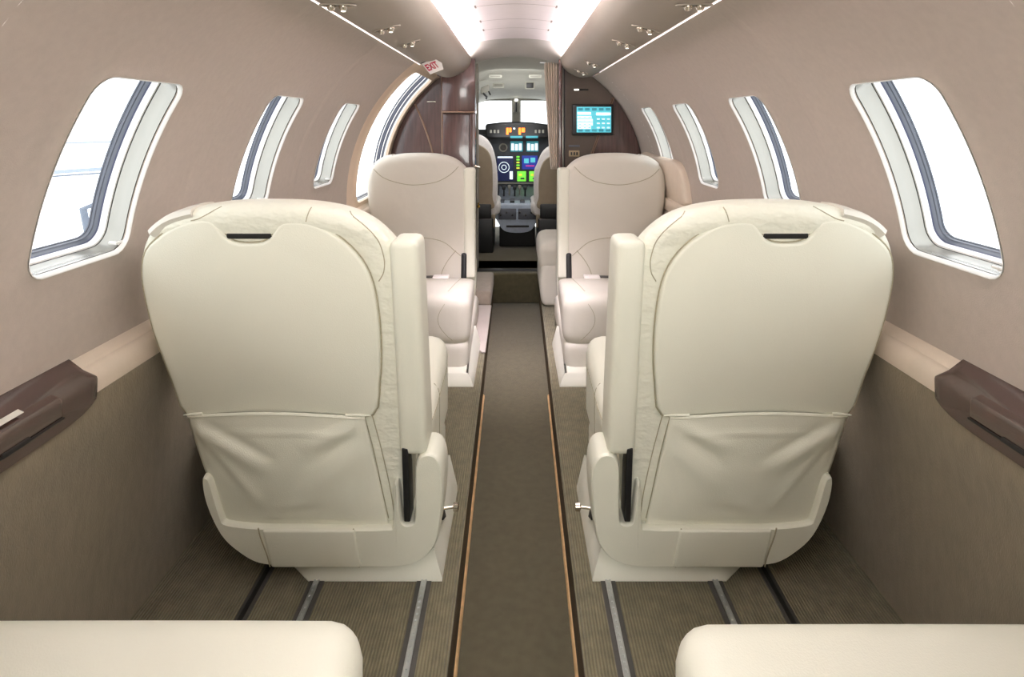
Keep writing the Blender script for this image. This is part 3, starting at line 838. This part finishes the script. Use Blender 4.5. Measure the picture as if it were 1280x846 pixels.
bm = bmesh.new(); loopb = catmull([(2.91, -.085), (2.91, -.045), (2.95, -.028), (3.2, -.024), (3.6, -.024), (3.9, -.03), (3.9, -.09), (3.4, -.095)], 4)
puff(bm, loopb, [(0, 0), (.03, 0), (.038, .004), (.042, .010)], lambda u, v, w: cyl(1, u, v, R-.001-w), 'n', 'n')
obj('arm_pad', bm, M['ledge'], t)

# ------------------------------------------------------------------ front bulkhead and closets
def disk_pts(x0, x1, zb, n=14, rad=.90, zt=None):
    """outline of a bulkhead slice between x0 and x1 whose top follows the tube"""
    out = [(x0, zb), (x1, zb)]
    for k in range(n+1):
        x = x1+(x0-x1)*k/n; z = ZC+math.sqrt(max(0, rad*rad-x*x)); out.append((x, z))
    return [Vector(p) for p in out]
def slab(loop2, y0, y1): 
    bm = bmesh.new(); puff(bm, loop2, [(y0, 0), (y1, 0)], lambda u, v, w: Vector((u, w, v))); return bm
struct('wall_front', slab(disk_pts(-.884, -.27, .0), 4.02, 4.06), M['wood'], smooth=False)
struct('wall_front', slab(disk_pts(.285, .884, .0), 4.02, 4.06), M['wood'], smooth=False)
bm = bmesh.new(); hdr = [Vector((-.29, 1.437))]+[Vector((x, 1.490-.62*x*x)) for x in [-.27+.54*j/20 for j in range(21)]]+[Vector((.29, 1.437)), Vector((.29, 1.50)), Vector((.15, 1.55)), Vector((0, 1.57)), Vector((-.15, 1.55)), Vector((-.29, 1.50))]
puff(bm, hdr, [(4.03, 0), (4.06, 0)], lambda u, v, w: Vector((u, w, v))); struct('trim_21', bm, M['vest'], smooth=False)

t = thing('forward_closet', 'dark wood closet left of the cockpit doorway with a protruding upper cupboard', 'closet', (-.5, 4.0, 0))
def arcpoly(x0, x1, z0, zt=None):
    out = [Vector((x0, z0)), Vector((x1, z0))]
    for k in range(13):
        x = x1+(x0-x1)*k/12; out.append(Vector((x, min(ZC+math.sqrt(max(.0, .838**2-x*x)), 1.46 if zt is None else zt))))
    return out
obj('side_panel', slab(arcpoly(-.80, -.49, .09), 3.995, 4.019), M['wood'], t, smooth=False)
bm = bmesh.new(); tube(bm, [(-.484, 3.99, .09), (-.484, 3.99, 1.35)], .007, 8); obj('vertical_trim', bm, M['tan'], t)
bm = bmesh.new(); pts = catmull([Vector((-.663, 1.171)), Vector((-.632, 1.10)), Vector((-.59, .99)), Vector((-.555, .88)), Vector((-.535, .78)), Vector((-.53, .6))], 5, False)
tube(bm, [(p.x, 3.992, p.y) for p in pts], .006, 8); obj('diagonal_trim', bm, M['tan'], t)
ud = obj('upper_door', box((-.476, -.262), (3.90, 4.019), (1.122, 1.46), .006, 2, lambda p: (p.x, p.y-.012*math.sin(pi*(p.x+.476)/.214), p.z)), M['wood'], t)
obj('cupboard_ledge', box((-.476, -.268), (3.888, 4.0), (1.112, 1.122), .003, 1), M['tan'], t)
obj('lower_door', box((-.476, -.302), (3.955, 4.019), (.10, 1.108), .005, 2), M['wood'], t)
obj('door_stile', box((-.300, -.262), (3.93, 4.10), (.085, 1.112), .005, 2), M['wood'], t)
obj('jamb_strip', box((-.262, -.250), (4.02, 4.09), (.085, 1.44), .003, 1), M['cockgrey'], t)
bm = bmesh.new(); rbox(bm, (-.585, -.525), (3.984, 3.992), (1.182, 1.190), .003, 1); obj('pull_handle', bm, M['chrome'], t)
bm = bmesh.new(); lathe(bm, [(.004, -.012), (.011, -.010), (.011, .0)], (-.262, 3.925, .765), 'Y', 14); tube(bm, [(-.262, 3.915, .765), (-.232, 3.915, .76)], .006, 8); obj('latch', bm, M['chrome'], t)
bm = bmesh.new(); lathe(bm, [(.004, -.012), (.010, -.010), (.010, .0)], (-.246, 3.99, .50), 'Y', 14); tube(bm, [(-.246, 3.98, .49), (-.246, 3.98, .525)], .005, 8); obj('key_latch', bm, M['brass'], t)

t = thing('wardrobe_partition', 'brown partition right of the cockpit doorway carrying the monitor', 'partition', (.55, 4.0, 0))
obj('wood_panel', slab(arcpoly(.30, .80, .09), 3.998, 4.019), M['wood'], t, smooth=False)
lp = [Vector(p) for p in ((.325, .10), (.46, .10), (.478, .78), (.49, .84), (.545, .99), (.60, 1.13), (.635, 1.215), (.60, 1.262), (.55, 1.31), (.50, 1.35), (.325, 1.40))]
obj('leather_panel', slab(lp, 3.985, 3.998), M['olive'], t, smooth=False)
bm = bmesh.new()
for d in (0, .011): tube(bm, [(x+d, 3.983, z) for x, z in ((.46, .70), (.478, .78), (.49, .84), (.545, .99), (.60, 1.13), (.632, 1.212))], .0035, 8)
obj('diagonal_trim', bm, M['tan'], t)
obj('jamb_post', box((.276, .300), (3.93, 4.06), (.085, 1.46), .005, 2), M['wood'], t)
obj('jamb_strip', box((.302, .312), (3.975, 4.0), (.085, 1.41), .003, 1), M['silver'], t)
obj('jamb_groove', box((.3125, .320), (3.98, 4.0), (.085, 1.41), .001, 1), M['dark'], t)
bm = bmesh.new(); rbox(bm, (.378, .475), (3.980, 3.986), (1.258, 1.270), .003, 1); sl = obj('light_slot', bm, M['dark'], t)
bm = bmesh.new(); rbox(bm, (.380, .412), (3.977, 3.982), (1.259, 1.269), .002, 1); obj('slot_lamp', bm, M['lens'], sl)
bm = bmesh.new(); rbox(bm, (.345, .418), (3.979, 3.986), (.889, .903), .004, 2); obj('switch', bm, M['seal'], t)
bm = bmesh.new(); rbox(bm, (.346, .416), (3.978, 3.986), (.826, .866), .004, 2); pl_ = obj('outlet_plate', bm, mat('tan_plate', (170, 152, 120), rough=.4, var=.03), t)
bm = bmesh.new()
for x in (.358, .376, .394): rbox(bm, (x, x+.010), (3.975, 3.979), (.836, .856), .001, 1)
obj('socket', bm, M['black'], pl_)

t = thing('wall_monitor', 'small flat monitor with cyan moving map screen on the right partition', 'monitor', (.505, 3.98, 1.06))
obj('bezel', box((.366, .636), (3.962, 3.984), (.966, 1.168), .006, 2), M['black'], t)
scr = obj('screen', box((.395, .620), (3.9595, 3.963), (.985, 1.152), .001, 1), M['cyan'], t)
bm = bmesh.new()
for (x0, x1, z0, z1) in ((.400, .488, 1.100, 1.118), (.522, .616, 1.096, 1.114), (.400, .492, 1.076, 1.092), (.400, .500, 1.054, 1.072), (.400, .500, 1.030, 1.050), (.400, .488, 1.008, 1.026)): rbox(bm, (x0, x1), (3.957, 3.9598), (z0, z1), .0005, 1)
for i in range(3):
    for j in range(3): rbox(bm, (.527+.033*i, .533+.033*i+.012), (3.957, 3.9598), (1.012+.028*j, 1.020+.028*j), .0005, 1)
obj('screen_text_rows', bm, M['screenwhite'], scr)
bm = bmesh.new()
for x in (.405, .45, .495, .54, .585):
    for z in (.990, 1.128): rbox(bm, (x, x+.03), (3.957, 3.9598), (z, z+.016), .0005, 1)
obj('screen_buttons', bm, M['teal'], scr)
bm = bmesh.new()
for j in range(4):
    for i in range(3): rbox(bm, (.41+.03*i, .425+.03*i), (3.9555, 3.9572), (1.014+.022*j, 1.018+.022*j), .0003, 1)
obj('screen_figures', bm, M['teal'], scr)

t = thing('doorway_curtain', 'beige pleated curtain gathered at the right side of the cockpit doorway', 'curtain', (.235, 4.10, .8))
bm = bmesh.new(); rows = []
for j in range(25):
    q = j/24; z = 1.455-q*.72
    xl = .190+.045*q**1.3; xr = .277
    rows.append([Vector((xl+(xr-xl)*i/60, 4.10+.018*math.sin(i/60*2*pi*5+q*1.2)*(1-.2*q), z)) for i in range(61)])
loft(bm, rows, closed=False); cu_ = obj('curtain_cloth', bm, M['curtain'], t)
cu_.modifiers.new('thickness', 'SOLIDIFY').thickness = .003
obj('curtain_rail', box((.16, .285), (4.092, 4.108), (1.448, 1.458), .003, 1), M['alu'], t)

# ------------------------------------------------------------------ cockpit
CF = .007
cshell = bmesh.new(); rings = []
for y, top, hw, e in ((4.06, 1.50, .62, 2.6), (4.5, 1.46, .64, 2.6), (5.0, 1.41, .64, 2.6), (5.5, 1.34, .62, 2.8), (5.84, 1.268, .60, 3.2)):
    ring = []
    for k in range(33):
        a = pi*k/32; c, s_ = math.cos(a), math.sin(a)
        ring.append(Vector((hw*math.copysign(abs(c)**(2/e), c), y, .80+(top-.80)*abs(s_)**(2/e))))
    rings.append(ring)
loft(cshell, rings, closed=False)
struct('ceiling', cshell, M['cockpit'])
bm = bmesh.new()
for s_ in (-1, 1):
    loft(bm, [[Vector((s_*.60, y, .05)), Vector((s_*.64, y, .80))] for y in (4.06, 5.9)], closed=False)
struct('wall_front', bm, M['cockgrey'], smooth=False)
bm = bmesh.new(); rbox(bm, (-.66, .66), (4.06, 5.7), (.03, .075), .005, 1); struct('floor', bm, M['aisle'])

# windshield: two panes with a centre post
w1 = bpy.data.objects.new('window_10', None); COL.objects.link(w1); w1.location = (0, 5.86, 1.15); w1['kind'] = 'structure'; w1['_abs'] = 1
for s_ in (-1, 1):
    bm = bmesh.new(); c = [(s_*.045, 5.86, 1.262), (s_*.58, 5.80, 1.24), (s_*.60, 5.80, .95), (s_*.045, 5.90, .95)]
    bm.faces.new([bm.verts.new(p) for p in c]); obj('pane', bm, M['glass'], w1, smooth=False)
bm = bmesh.new(); rbox(bm, (-.040, .046), (5.80, 5.86), (.94, 1.275), .012, 2); post = obj('centre_post', bm, M['cockpit'], w1)
bm = bmesh.new(); rbox(bm, (-.033, .039), (5.76, 5.80), (1.00, 1.15), .01, 2, lambda p: (p.x, p.y, p.z)); rbox(bm, (-.024, .030), (5.74, 5.78), (1.14, 1.24), .01, 2); obj('post_bracket', bm, M['cockgrey'], w1)
bm = bmesh.new(); rbox(bm, (-.62, .62), (5.80, 5.87), (1.258, 1.285), .008, 2); obj('upper_frame', bm, M['cockgrey'], w1)
bm = bmesh.new(); tube(bm, [(.002, 5.73, 1.15), (.002, 5.72, 1.245)], .008, 8); obj('standby_compass', bm, M['black'], w1)
bm = bmesh.new(); lathe(bm, [(.003, -.016), (.014, -.012), (.018, 0), (.010, .012)], (.002, 5.72, 1.262), 'Z', 14); obj('compass_lamp', bm, M['lens'], w1)

# overhead cockpit fittings
def vent(x0, x1, z0, z1, y, lbl, m='cockgrey', tilt=.3):
    t = thing('ceiling_speaker', lbl, 'speaker grille', ((x0+x1)/2, y, z0), 'grilles in the cockpit ceiling')
    obj('grille_frame', box((x0, x1), (y-.006, y+.008), (z0, z1), .006, 2), M['cockpit'], t)
    obj('grille', box((x0+.010, x1-.010), (y-.010, y), (z0+.008, z1-.008), .004, 1), M[m], t)
vent(-.19, -.10, 1.335, 1.375, 5.02, 'small grey grille in the cockpit ceiling, left of centre')
vent(.075, .155, 1.325, 1.385, 5.02, 'small white grille with black slot in the cockpit ceiling, right of centre', 'black')
vent(.10, .20, 1.395, 1.420, 4.72, 'thin grey grille in the cockpit ceiling above the white grille')
vent(-.21, -.11, 1.395, 1.420, 4.72, 'thin grey grille in the cockpit ceiling above the left grille')
t = thing('sun_visor', 'folded smoked sun visor at the upper left of the cockpit ceiling', 'sun visor', (-.25, 4.9, 1.3))
obj('visor_blade', box((-.285, -.215), (4.90, 4.93), (1.285, 1.345), .012, 2, lambda p: (p.x, p.y, p.z+(p.x+.25)*.35)), M['cockgrey'], t)
bm = bmesh.new(); tube(bm, [(-.265, 4.89, 1.285), (-.235, 4.88, 1.255), (-.24, 4.88, 1.235)], .008, 8); tube(bm, [(-.22, 4.89, 1.30), (-.205, 4.88, 1.27)], .006, 8); obj('visor_arm', bm, M['black'], t)

# instrument panel
YP = 5.3
def X(px): return (px-645)*YP/760
def Z(py): return EYE-(py-153)*YP/760
t = thing('instrument_panel', 'black cockpit instrument panel with glowing blue, green and orange displays', 'instrument panel', (0, YP, .45))
obj('panel_face', box((-.58, .58), (YP, YP+.05), (Z(250), Z(168)), .01, 2), M['panelblack'], t)
bm = bmesh.new(); rbox(bm, (-.262, .292), (YP-.10, YP+.45), (Z(173), Z(156)), .02, 4, lambda p: (p.x, p.y, p.z+(.028 if p.z > Z(165) else 0)*(1-(p.x/.30)**2))); gs = obj('glareshield', bm, M['black'], t)
bm = bmesh.new(); rbox(bm, (-.60, .60), (YP+.1, YP+.5), (Z(176), Z(162)), .02, 2); obj('dash_top', bm, M['black'], t)
def disp(name, x0, x1, y0, y1, m, par=t, dy=.006, yy=None, r=.003):
    yb = YP if yy is None else yy
    return obj(name, box((X(x0), X(x1)), (yb-dy, yb+.002), (Z(y1), Z(y0)), r, 1), M[m] if isinstance(m, str) else m, par)
g = YP-.10
for a, b in ((633, 636), (636.6, 639.5), (648, 651), (651.6, 656)): disp('annunciator', a, b, 159.5, 165 if a in (636.6, 651.6) else 168, 'orange', gs, .004, g)
disp('annunciator', 641.5, 644, 159.5, 161.5, 'screenwhite', gs, .004, g)
for a in (613, 617.5, 622, 668, 672.5, 677): disp('glareshield_knob', a, a+2.4, 162, 166, 'cockgrey', gs, .008, g)
disp('status_bar', 638, 653, 169.5, 172.2, 'teal', gs, .004, g); disp('status_bar', 657, 672, 169.5, 172.2, 'teal', gs, .004, g)
for a, b in ((638, 653.5), (658, 673)):
    s1 = disp('display', a, b, 176.5, 189.5, 'teal')
    for k in range(3): disp('engine_readout', a+1+k*4.8, a+4.6+k*4.8, 179+k % 2, 188, 'screenwhite', s1, .009)
bm = bmesh.new(); lathe(bm, [(.036, .0), (.038, -.008), (.030, -.010), (.028, -.006)], (X(629), YP, Z(184.5)), 'Y', 24); ga = obj('round_gauge', bm, M['cockgrey'], t)
bm = bmesh.new(); lathe(bm, [(.026, -.006), (.026, -.0085)], (X(629), YP, Z(184.5)), 'Y', 24); obj('gauge_dial', bm, M['greyrub'], ga)
s1 = disp('display', 621, 642, 195, 226, 'navy')
bm = bmesh.new()
c = Vector((X(630), YP-.009, Z(209)))
for rr_ in (.045, .020):
    P = [c+Vector((rr_*math.cos(2*pi*k/32), 0, rr_*math.sin(2*pi*k/32))) for k in range(33)]; tube(bm, P, .0028, 6, False)
obj('compass_rose', bm, M['screenwhite'], s1); disp('display_bar', 622, 641, 195.5, 197.5, 'screenwhite', s1, .009); disp('display_tape', 637, 641, 214, 224, 'screenwhite', s1, .009)
for k, (yy, c) in enumerate(((195, 'green'), (198.5, 'green'), (202, 'yellow'), (205.5, 'green'), (209, 'yellow'))): disp('status_light', 645.5, 649.5, yy, yy+2, c)
s1 = disp('display', 652.5, 672, 194.5, 211.5, 'blue'); disp('map_area', 655, 661, 198, 204, 'cyan', s1, .009); disp('map_area', 663, 669, 197, 203, 'cyan', s1, .009); disp('map_area', 657, 668, 206.5, 208, 'magenta', s1, .009)
for a in (646.5, 661.5):
    s1 = disp('display', a, a+11, 214, 226.5, 'green'); disp('digit_block', a+2, a+6, 217, 220, 'yellow', s1, .009); disp('digit_block', a+4, a+9, 222, 224, 'panelblack', s1, .009)
disp('lower_bezel', 622, 674, 228, 230, 'cockgrey')
for a in range(624, 674, 6): disp('switch', a, a+2, 232, 235, 'seal')

t = thing('centre_pedestal', 'grey cockpit centre pedestal with throttle levers and radio keys', 'control pedestal', (0, 4.8, .08))
def prm(yb, top): return None
bm = bmesh.new(); rbox(bm, (-.145, .165), (4.72, 4.93), (.30, .42), .015, 3); ped = obj('pedestal_top', bm, M['pedestal'], t)
bm = bmesh.new(); rbox(bm, (-.145, .165), (4.932, 5.285), (.30, .424), .012, 3, lambda p: (p.x, p.y, p.z+.07*max(0, (p.y-4.93)/.35))); obj('throttle_quadrant', bm, mat('quadrant_grey', (104, 110, 120), rough=.45, var=.2, vscale=40), t)
bm = bmesh.new(); lp = [Vector(q) for q in ((-.143, .35), (-.134, .27), (-.07, .205), (.09, .205), (.152, .27), (.163, .35))]
puff(bm, catmull(lp, 5), [(4.70, 0), (4.95, 0)], lambda u, v, w: Vector((u, w, v)), 'n', 'n')
obj('pedestal_front', bm, M['pedestal'], t)
bm = bmesh.new(); rbox(bm, (-.13, .15), (4.75, 5.28), (.08, .31), .01, 1); obj('pedestal_base', bm, M['dark'], t)
bm = bmesh.new(); rbox(bm, (-.075, .10), (4.690, 4.70), (.240, .256), .004, 1, lambda p: (p.x, p.y, p.z-.35*abs(p.x-.01)*0)); obj('pull_slot', bm, M['dark'], t)
def pz(y): return .424+.07*max(0, (y-4.93)/.35)
for i, x in enumerate((-.10, -.055, -.01, .03, .075)):
    bm = bmesh.new(); y = 5.02+.03*(i % 2); tube(bm, [(x, y, pz(y)-.01), (x, y-.02, pz(y)+.065)], .006, 6); rbox(bm, (x-.014, x+.014), (y-.04, y-.01), (pz(y)+.055, pz(y)+.085), .008, 2)
    obj('throttle_lever', bm, M['cockgrey'] if i % 2 else M['black'], t)
bm = bmesh.new(); lathe(bm, [(.003, -.012), (.013, -.008), (.013, .006)], (X(658), 5.10, Z(242)), 'Y', 12); obj('warning_lamp', bm, M['redlamp'], t)
for i in range(4):
    for j in range(3):
        bm = bmesh.new(); x = -.11+.08*i; y = 4.77+.06*j; rbox(bm, (x-.018, x+.018), (y-.012, y+.012), (pz(y)-.004, pz(y)+.012), .004, 1); obj('key_block', bm, M['black'] if (i+j) % 2 else M['seal'], t)
bm = bmesh.new()
for (x0, x1) in ((-.135, .002), (.016, .155)): rbox(bm, (x0, x1), (4.694, 4.703), (.30, .385), .004, 1)
fp_ = obj('radio_panel', bm, M['seal'], t)
for i in range(6):
    bm = bmesh.new(); x = -.118+.045*i+(.012 if i > 2 else 0); lathe(bm, [(.009, 0), (.008, -.012), (.003, -.013)], (x, 4.694, .335+.02*(i % 2)), 'Y', 10); obj('radio_knob', bm, M['black'], t)

# crew seats with white sheepskin covers
def crew(side, top, label, inner):
    t = thing('pilot_seat', label, 'pilot seat', (side*.36, 4.6, .08), 'cockpit crew seats')
    o = .36
    def Mc(u, v, w): return Vector((side*u, 4.60+w, v))
    prof = [(inner+.035, .34), (inner+.005, .42), (inner, .55), (inner+.004, .68), (inner+.025, top-.14), (inner+.065, top-.05), (inner+.13, top), (.36, top+.01), (.47, top-.0), (.56, top-.09), (.585, .6), (.58, .42), (.55, .34)]
    bm = bmesh.new(); lp = catmull(prof, 5); puff(bm, lp, [(-.035, .016), (-.025, .004), (0, 0), (.05, 0), (.08, .02), (.09, .04)], Mc, 'n', 'r', 0, .02)
    sk = obj('sheepskin_cover', bm, M['sheep'], t)
    bm = bmesh.new(); prof2 = [(inner+.050, .40), (inner+.036, .50), (inner+.038, top-.22), (inner+.07, top-.12), (inner+.14, top-.07), (.36, top-.06), (.47, top-.07), (.53, top-.13), (.55, .6), (.545, .40)]
    puff(bm, catmull(prof2, 5), [(-.03, 0), (-.050, 0), (-.056, .006)], Mc, 'n', 'n'); obj('back_shell', bm, M['crewtan'], t)
    bm = bmesh.new(); rbox(bm, (inner-.022, inner+.075), (4.57, 5.02), (.35, .455), .04, 4, lambda p: (side*p.x, p.y, p.z)); obj('sheepskin_bolster', bm, M['sheep'], t)
    bm = bmesh.new(); rbox(bm, (inner+.01, .57), (4.6, 5.05), (.33, .43), .03, 3, lambda p: (side*p.x, p.y, p.z)); obj('seat_cushion', bm, M['crewtan'], t)
    bm = bmesh.new(); rbox(bm, (inner+.015, inner+.045), (4.55, 4.60), (.26, .36), .01, 2, lambda p: (side*p.x, p.y, p.z)); obj('adjust_handle', bm, M['crewtan'], t)
    bm = bmesh.new(); rbox(bm, (inner+.03, .56), (4.53, 5.0), (.076, .335), .01, 2, lambda p: (side*p.x, p.y, p.z)); rbox(bm, (inner+.045, .55), (4.53, 4.56), (.33, .44), .01, 2, lambda p: (side*p.x, p.y, p.z)); obj('seat_base', bm, M['black'], t)
crew(-1, .955, 'left pilot seat with white sheepskin cover seen through the cockpit doorway', .140)
crew(1, .875, 'right pilot seat with white sheepskin cover seen through the cockpit doorway', .135)

# ------------------------------------------------------------------ aft end of the cabin, hangar outside
struct('wall_back', slab([Vector((.905*math.cos(a), ZC+.905*math.sin(a))) for a in [2*pi*k/48 for k in range(48)]], -1.53, -1.5), M['wall'], smooth=False)
M['hangar_dark'] = mat('hangar_dark_steel', (112, 120, 132), rough=.7, var=.05)
t = thing('hangar_beam', 'pale grey hangar beam outside the near left window, higher of the two', 'beam', (-4.2, 6, .85), 'hangar beams outside')
obj('beam_flange', box((-5.2, -3.7), (6, 6.05), (.845, .862), .004, 1, lambda p: (p.x, p.y, p.z+(p.x+4.2)*.03)), M['hangar'], t)
t = thing('hangar_beam', 'grey double hangar beam outside the near left window, lower of the two', 'beam', (-4.2, 6, .56), 'hangar beams outside')
obj('beam_flange', box((-5.2, -3.7), (6, 6.05), (.565, .600), .004, 1, lambda p: (p.x, p.y, p.z+(p.x+4.2)*.07)), M['hangar'], t)
obj('beam_web', box((-5.2, -3.7), (6, 6.05), (.535, .550), .004, 1, lambda p: (p.x, p.y, p.z+(p.x+4.2)*.07)), M['hangar_dark'], t)
t = thing('hangar_door_frame', 'grey slanted frame outside low in the near left window', 'frame', (-3.5, 5, 0))
bm = bmesh.new(); tube(bm, [(-3.36, 5, .41), (-3.56, 5, .34), (-3.47, 5, -.10)], .028, 6); obj('frame_tube', bm, M['hangar_dark'], t)
obj('frame_panel', box((-3.46, -3.25), (5.0, 5.02), (-.1, .36), .004, 1, lambda p: (p.x-(p.z-.36)*.15, p.y, p.z)), M['hangar'], t)

# ------------------------------------------------------------------ lights
def area(name, loc, rot, sx, sy, e, col=(1, 1, 1)):
    l = bpy.data.lights.new(name, 'AREA'); l.shape = 'RECTANGLE'; l.size = sx; l.size_y = sy; l.energy = e; l.color = col
    o = bpy.data.objects.new(name, l); COL.objects.link(o); o.location = loc; o.rotation_euler = rot; return o
area('aft_flash_fill', (0, -1.1, 1.12), (math.radians(84), 0, 0), 1.1, .5, 23.5, (.97, 1, .96))  # added area light behind the camera, standing in for a flash
area('ceiling_fill', (0, .2, 1.52), (0, 0, 0), .5, .8, 3.5, (.97, 1, .99))  # fill light added for the near cabin
area('ceiling_fill', (0, 1.75, 1.53), (0, 0, 0),   .4, 1.0, 5.5, (1, .985, .99))  # fill light added for the middle cabin and facing seats
l = area('ceiling_fill', (0, 2.05, 1.54), (math.radians(32), 0, 0), .12, .35, 4.2, (1, .90, 1)); l.data.spread = math.radians(40)  # narrow tinted fill, added to brighten the far aisle floor
area('uplight_fill', (0, 2.65, 1.13), (pi, 0, 0), .16, 1.5, .85, (1, .96, .98))  # unseen fill floating mid-cabin, added to brighten the ceiling
area('cockpit_fill', (0, 4.45, 1.40), (math.radians(25), 0, 0), .4, .3, 4.0, (1, 1, 1))  # fill light added because the cockpit was too dark
area('cockpit_fill', (0, 5.0, .9), (math.radians(180), 0, 0), .4, .3, 1.6, (1, 1, 1))  # second added fill, aimed up at the cockpit ceiling

W = bpy.data.worlds.new('sky'); SC.world = W; W.use_nodes = True
W.node_tree.nodes['Background'].inputs[0].default_value = (.95, .975, 1, 1)
W.node_tree.nodes['Background'].inputs[1].default_value = 2.6

# ------------------------------------------------------------------ camera
cd = bpy.data.cameras.new('camera'); cd.sensor_width = 36; cd.lens = 760/1280*36; cd.shift_x = -5/1280; cd.shift_y = -270/1280; cd.clip_start = .02
cam = bpy.data.objects.new('camera', cd); COL.objects.link(cam); cam.location = (0, 0, EYE); cam.rotation_euler = (pi/2, 0, 0)
SC.camera = cam
SC.view_settings.view_transform = 'Standard'
SC.view_settings.look = 'None'
SC.view_settings.exposure = 0
for o in bpy.data.objects:
    if '_abs' in o: del o['_abs']
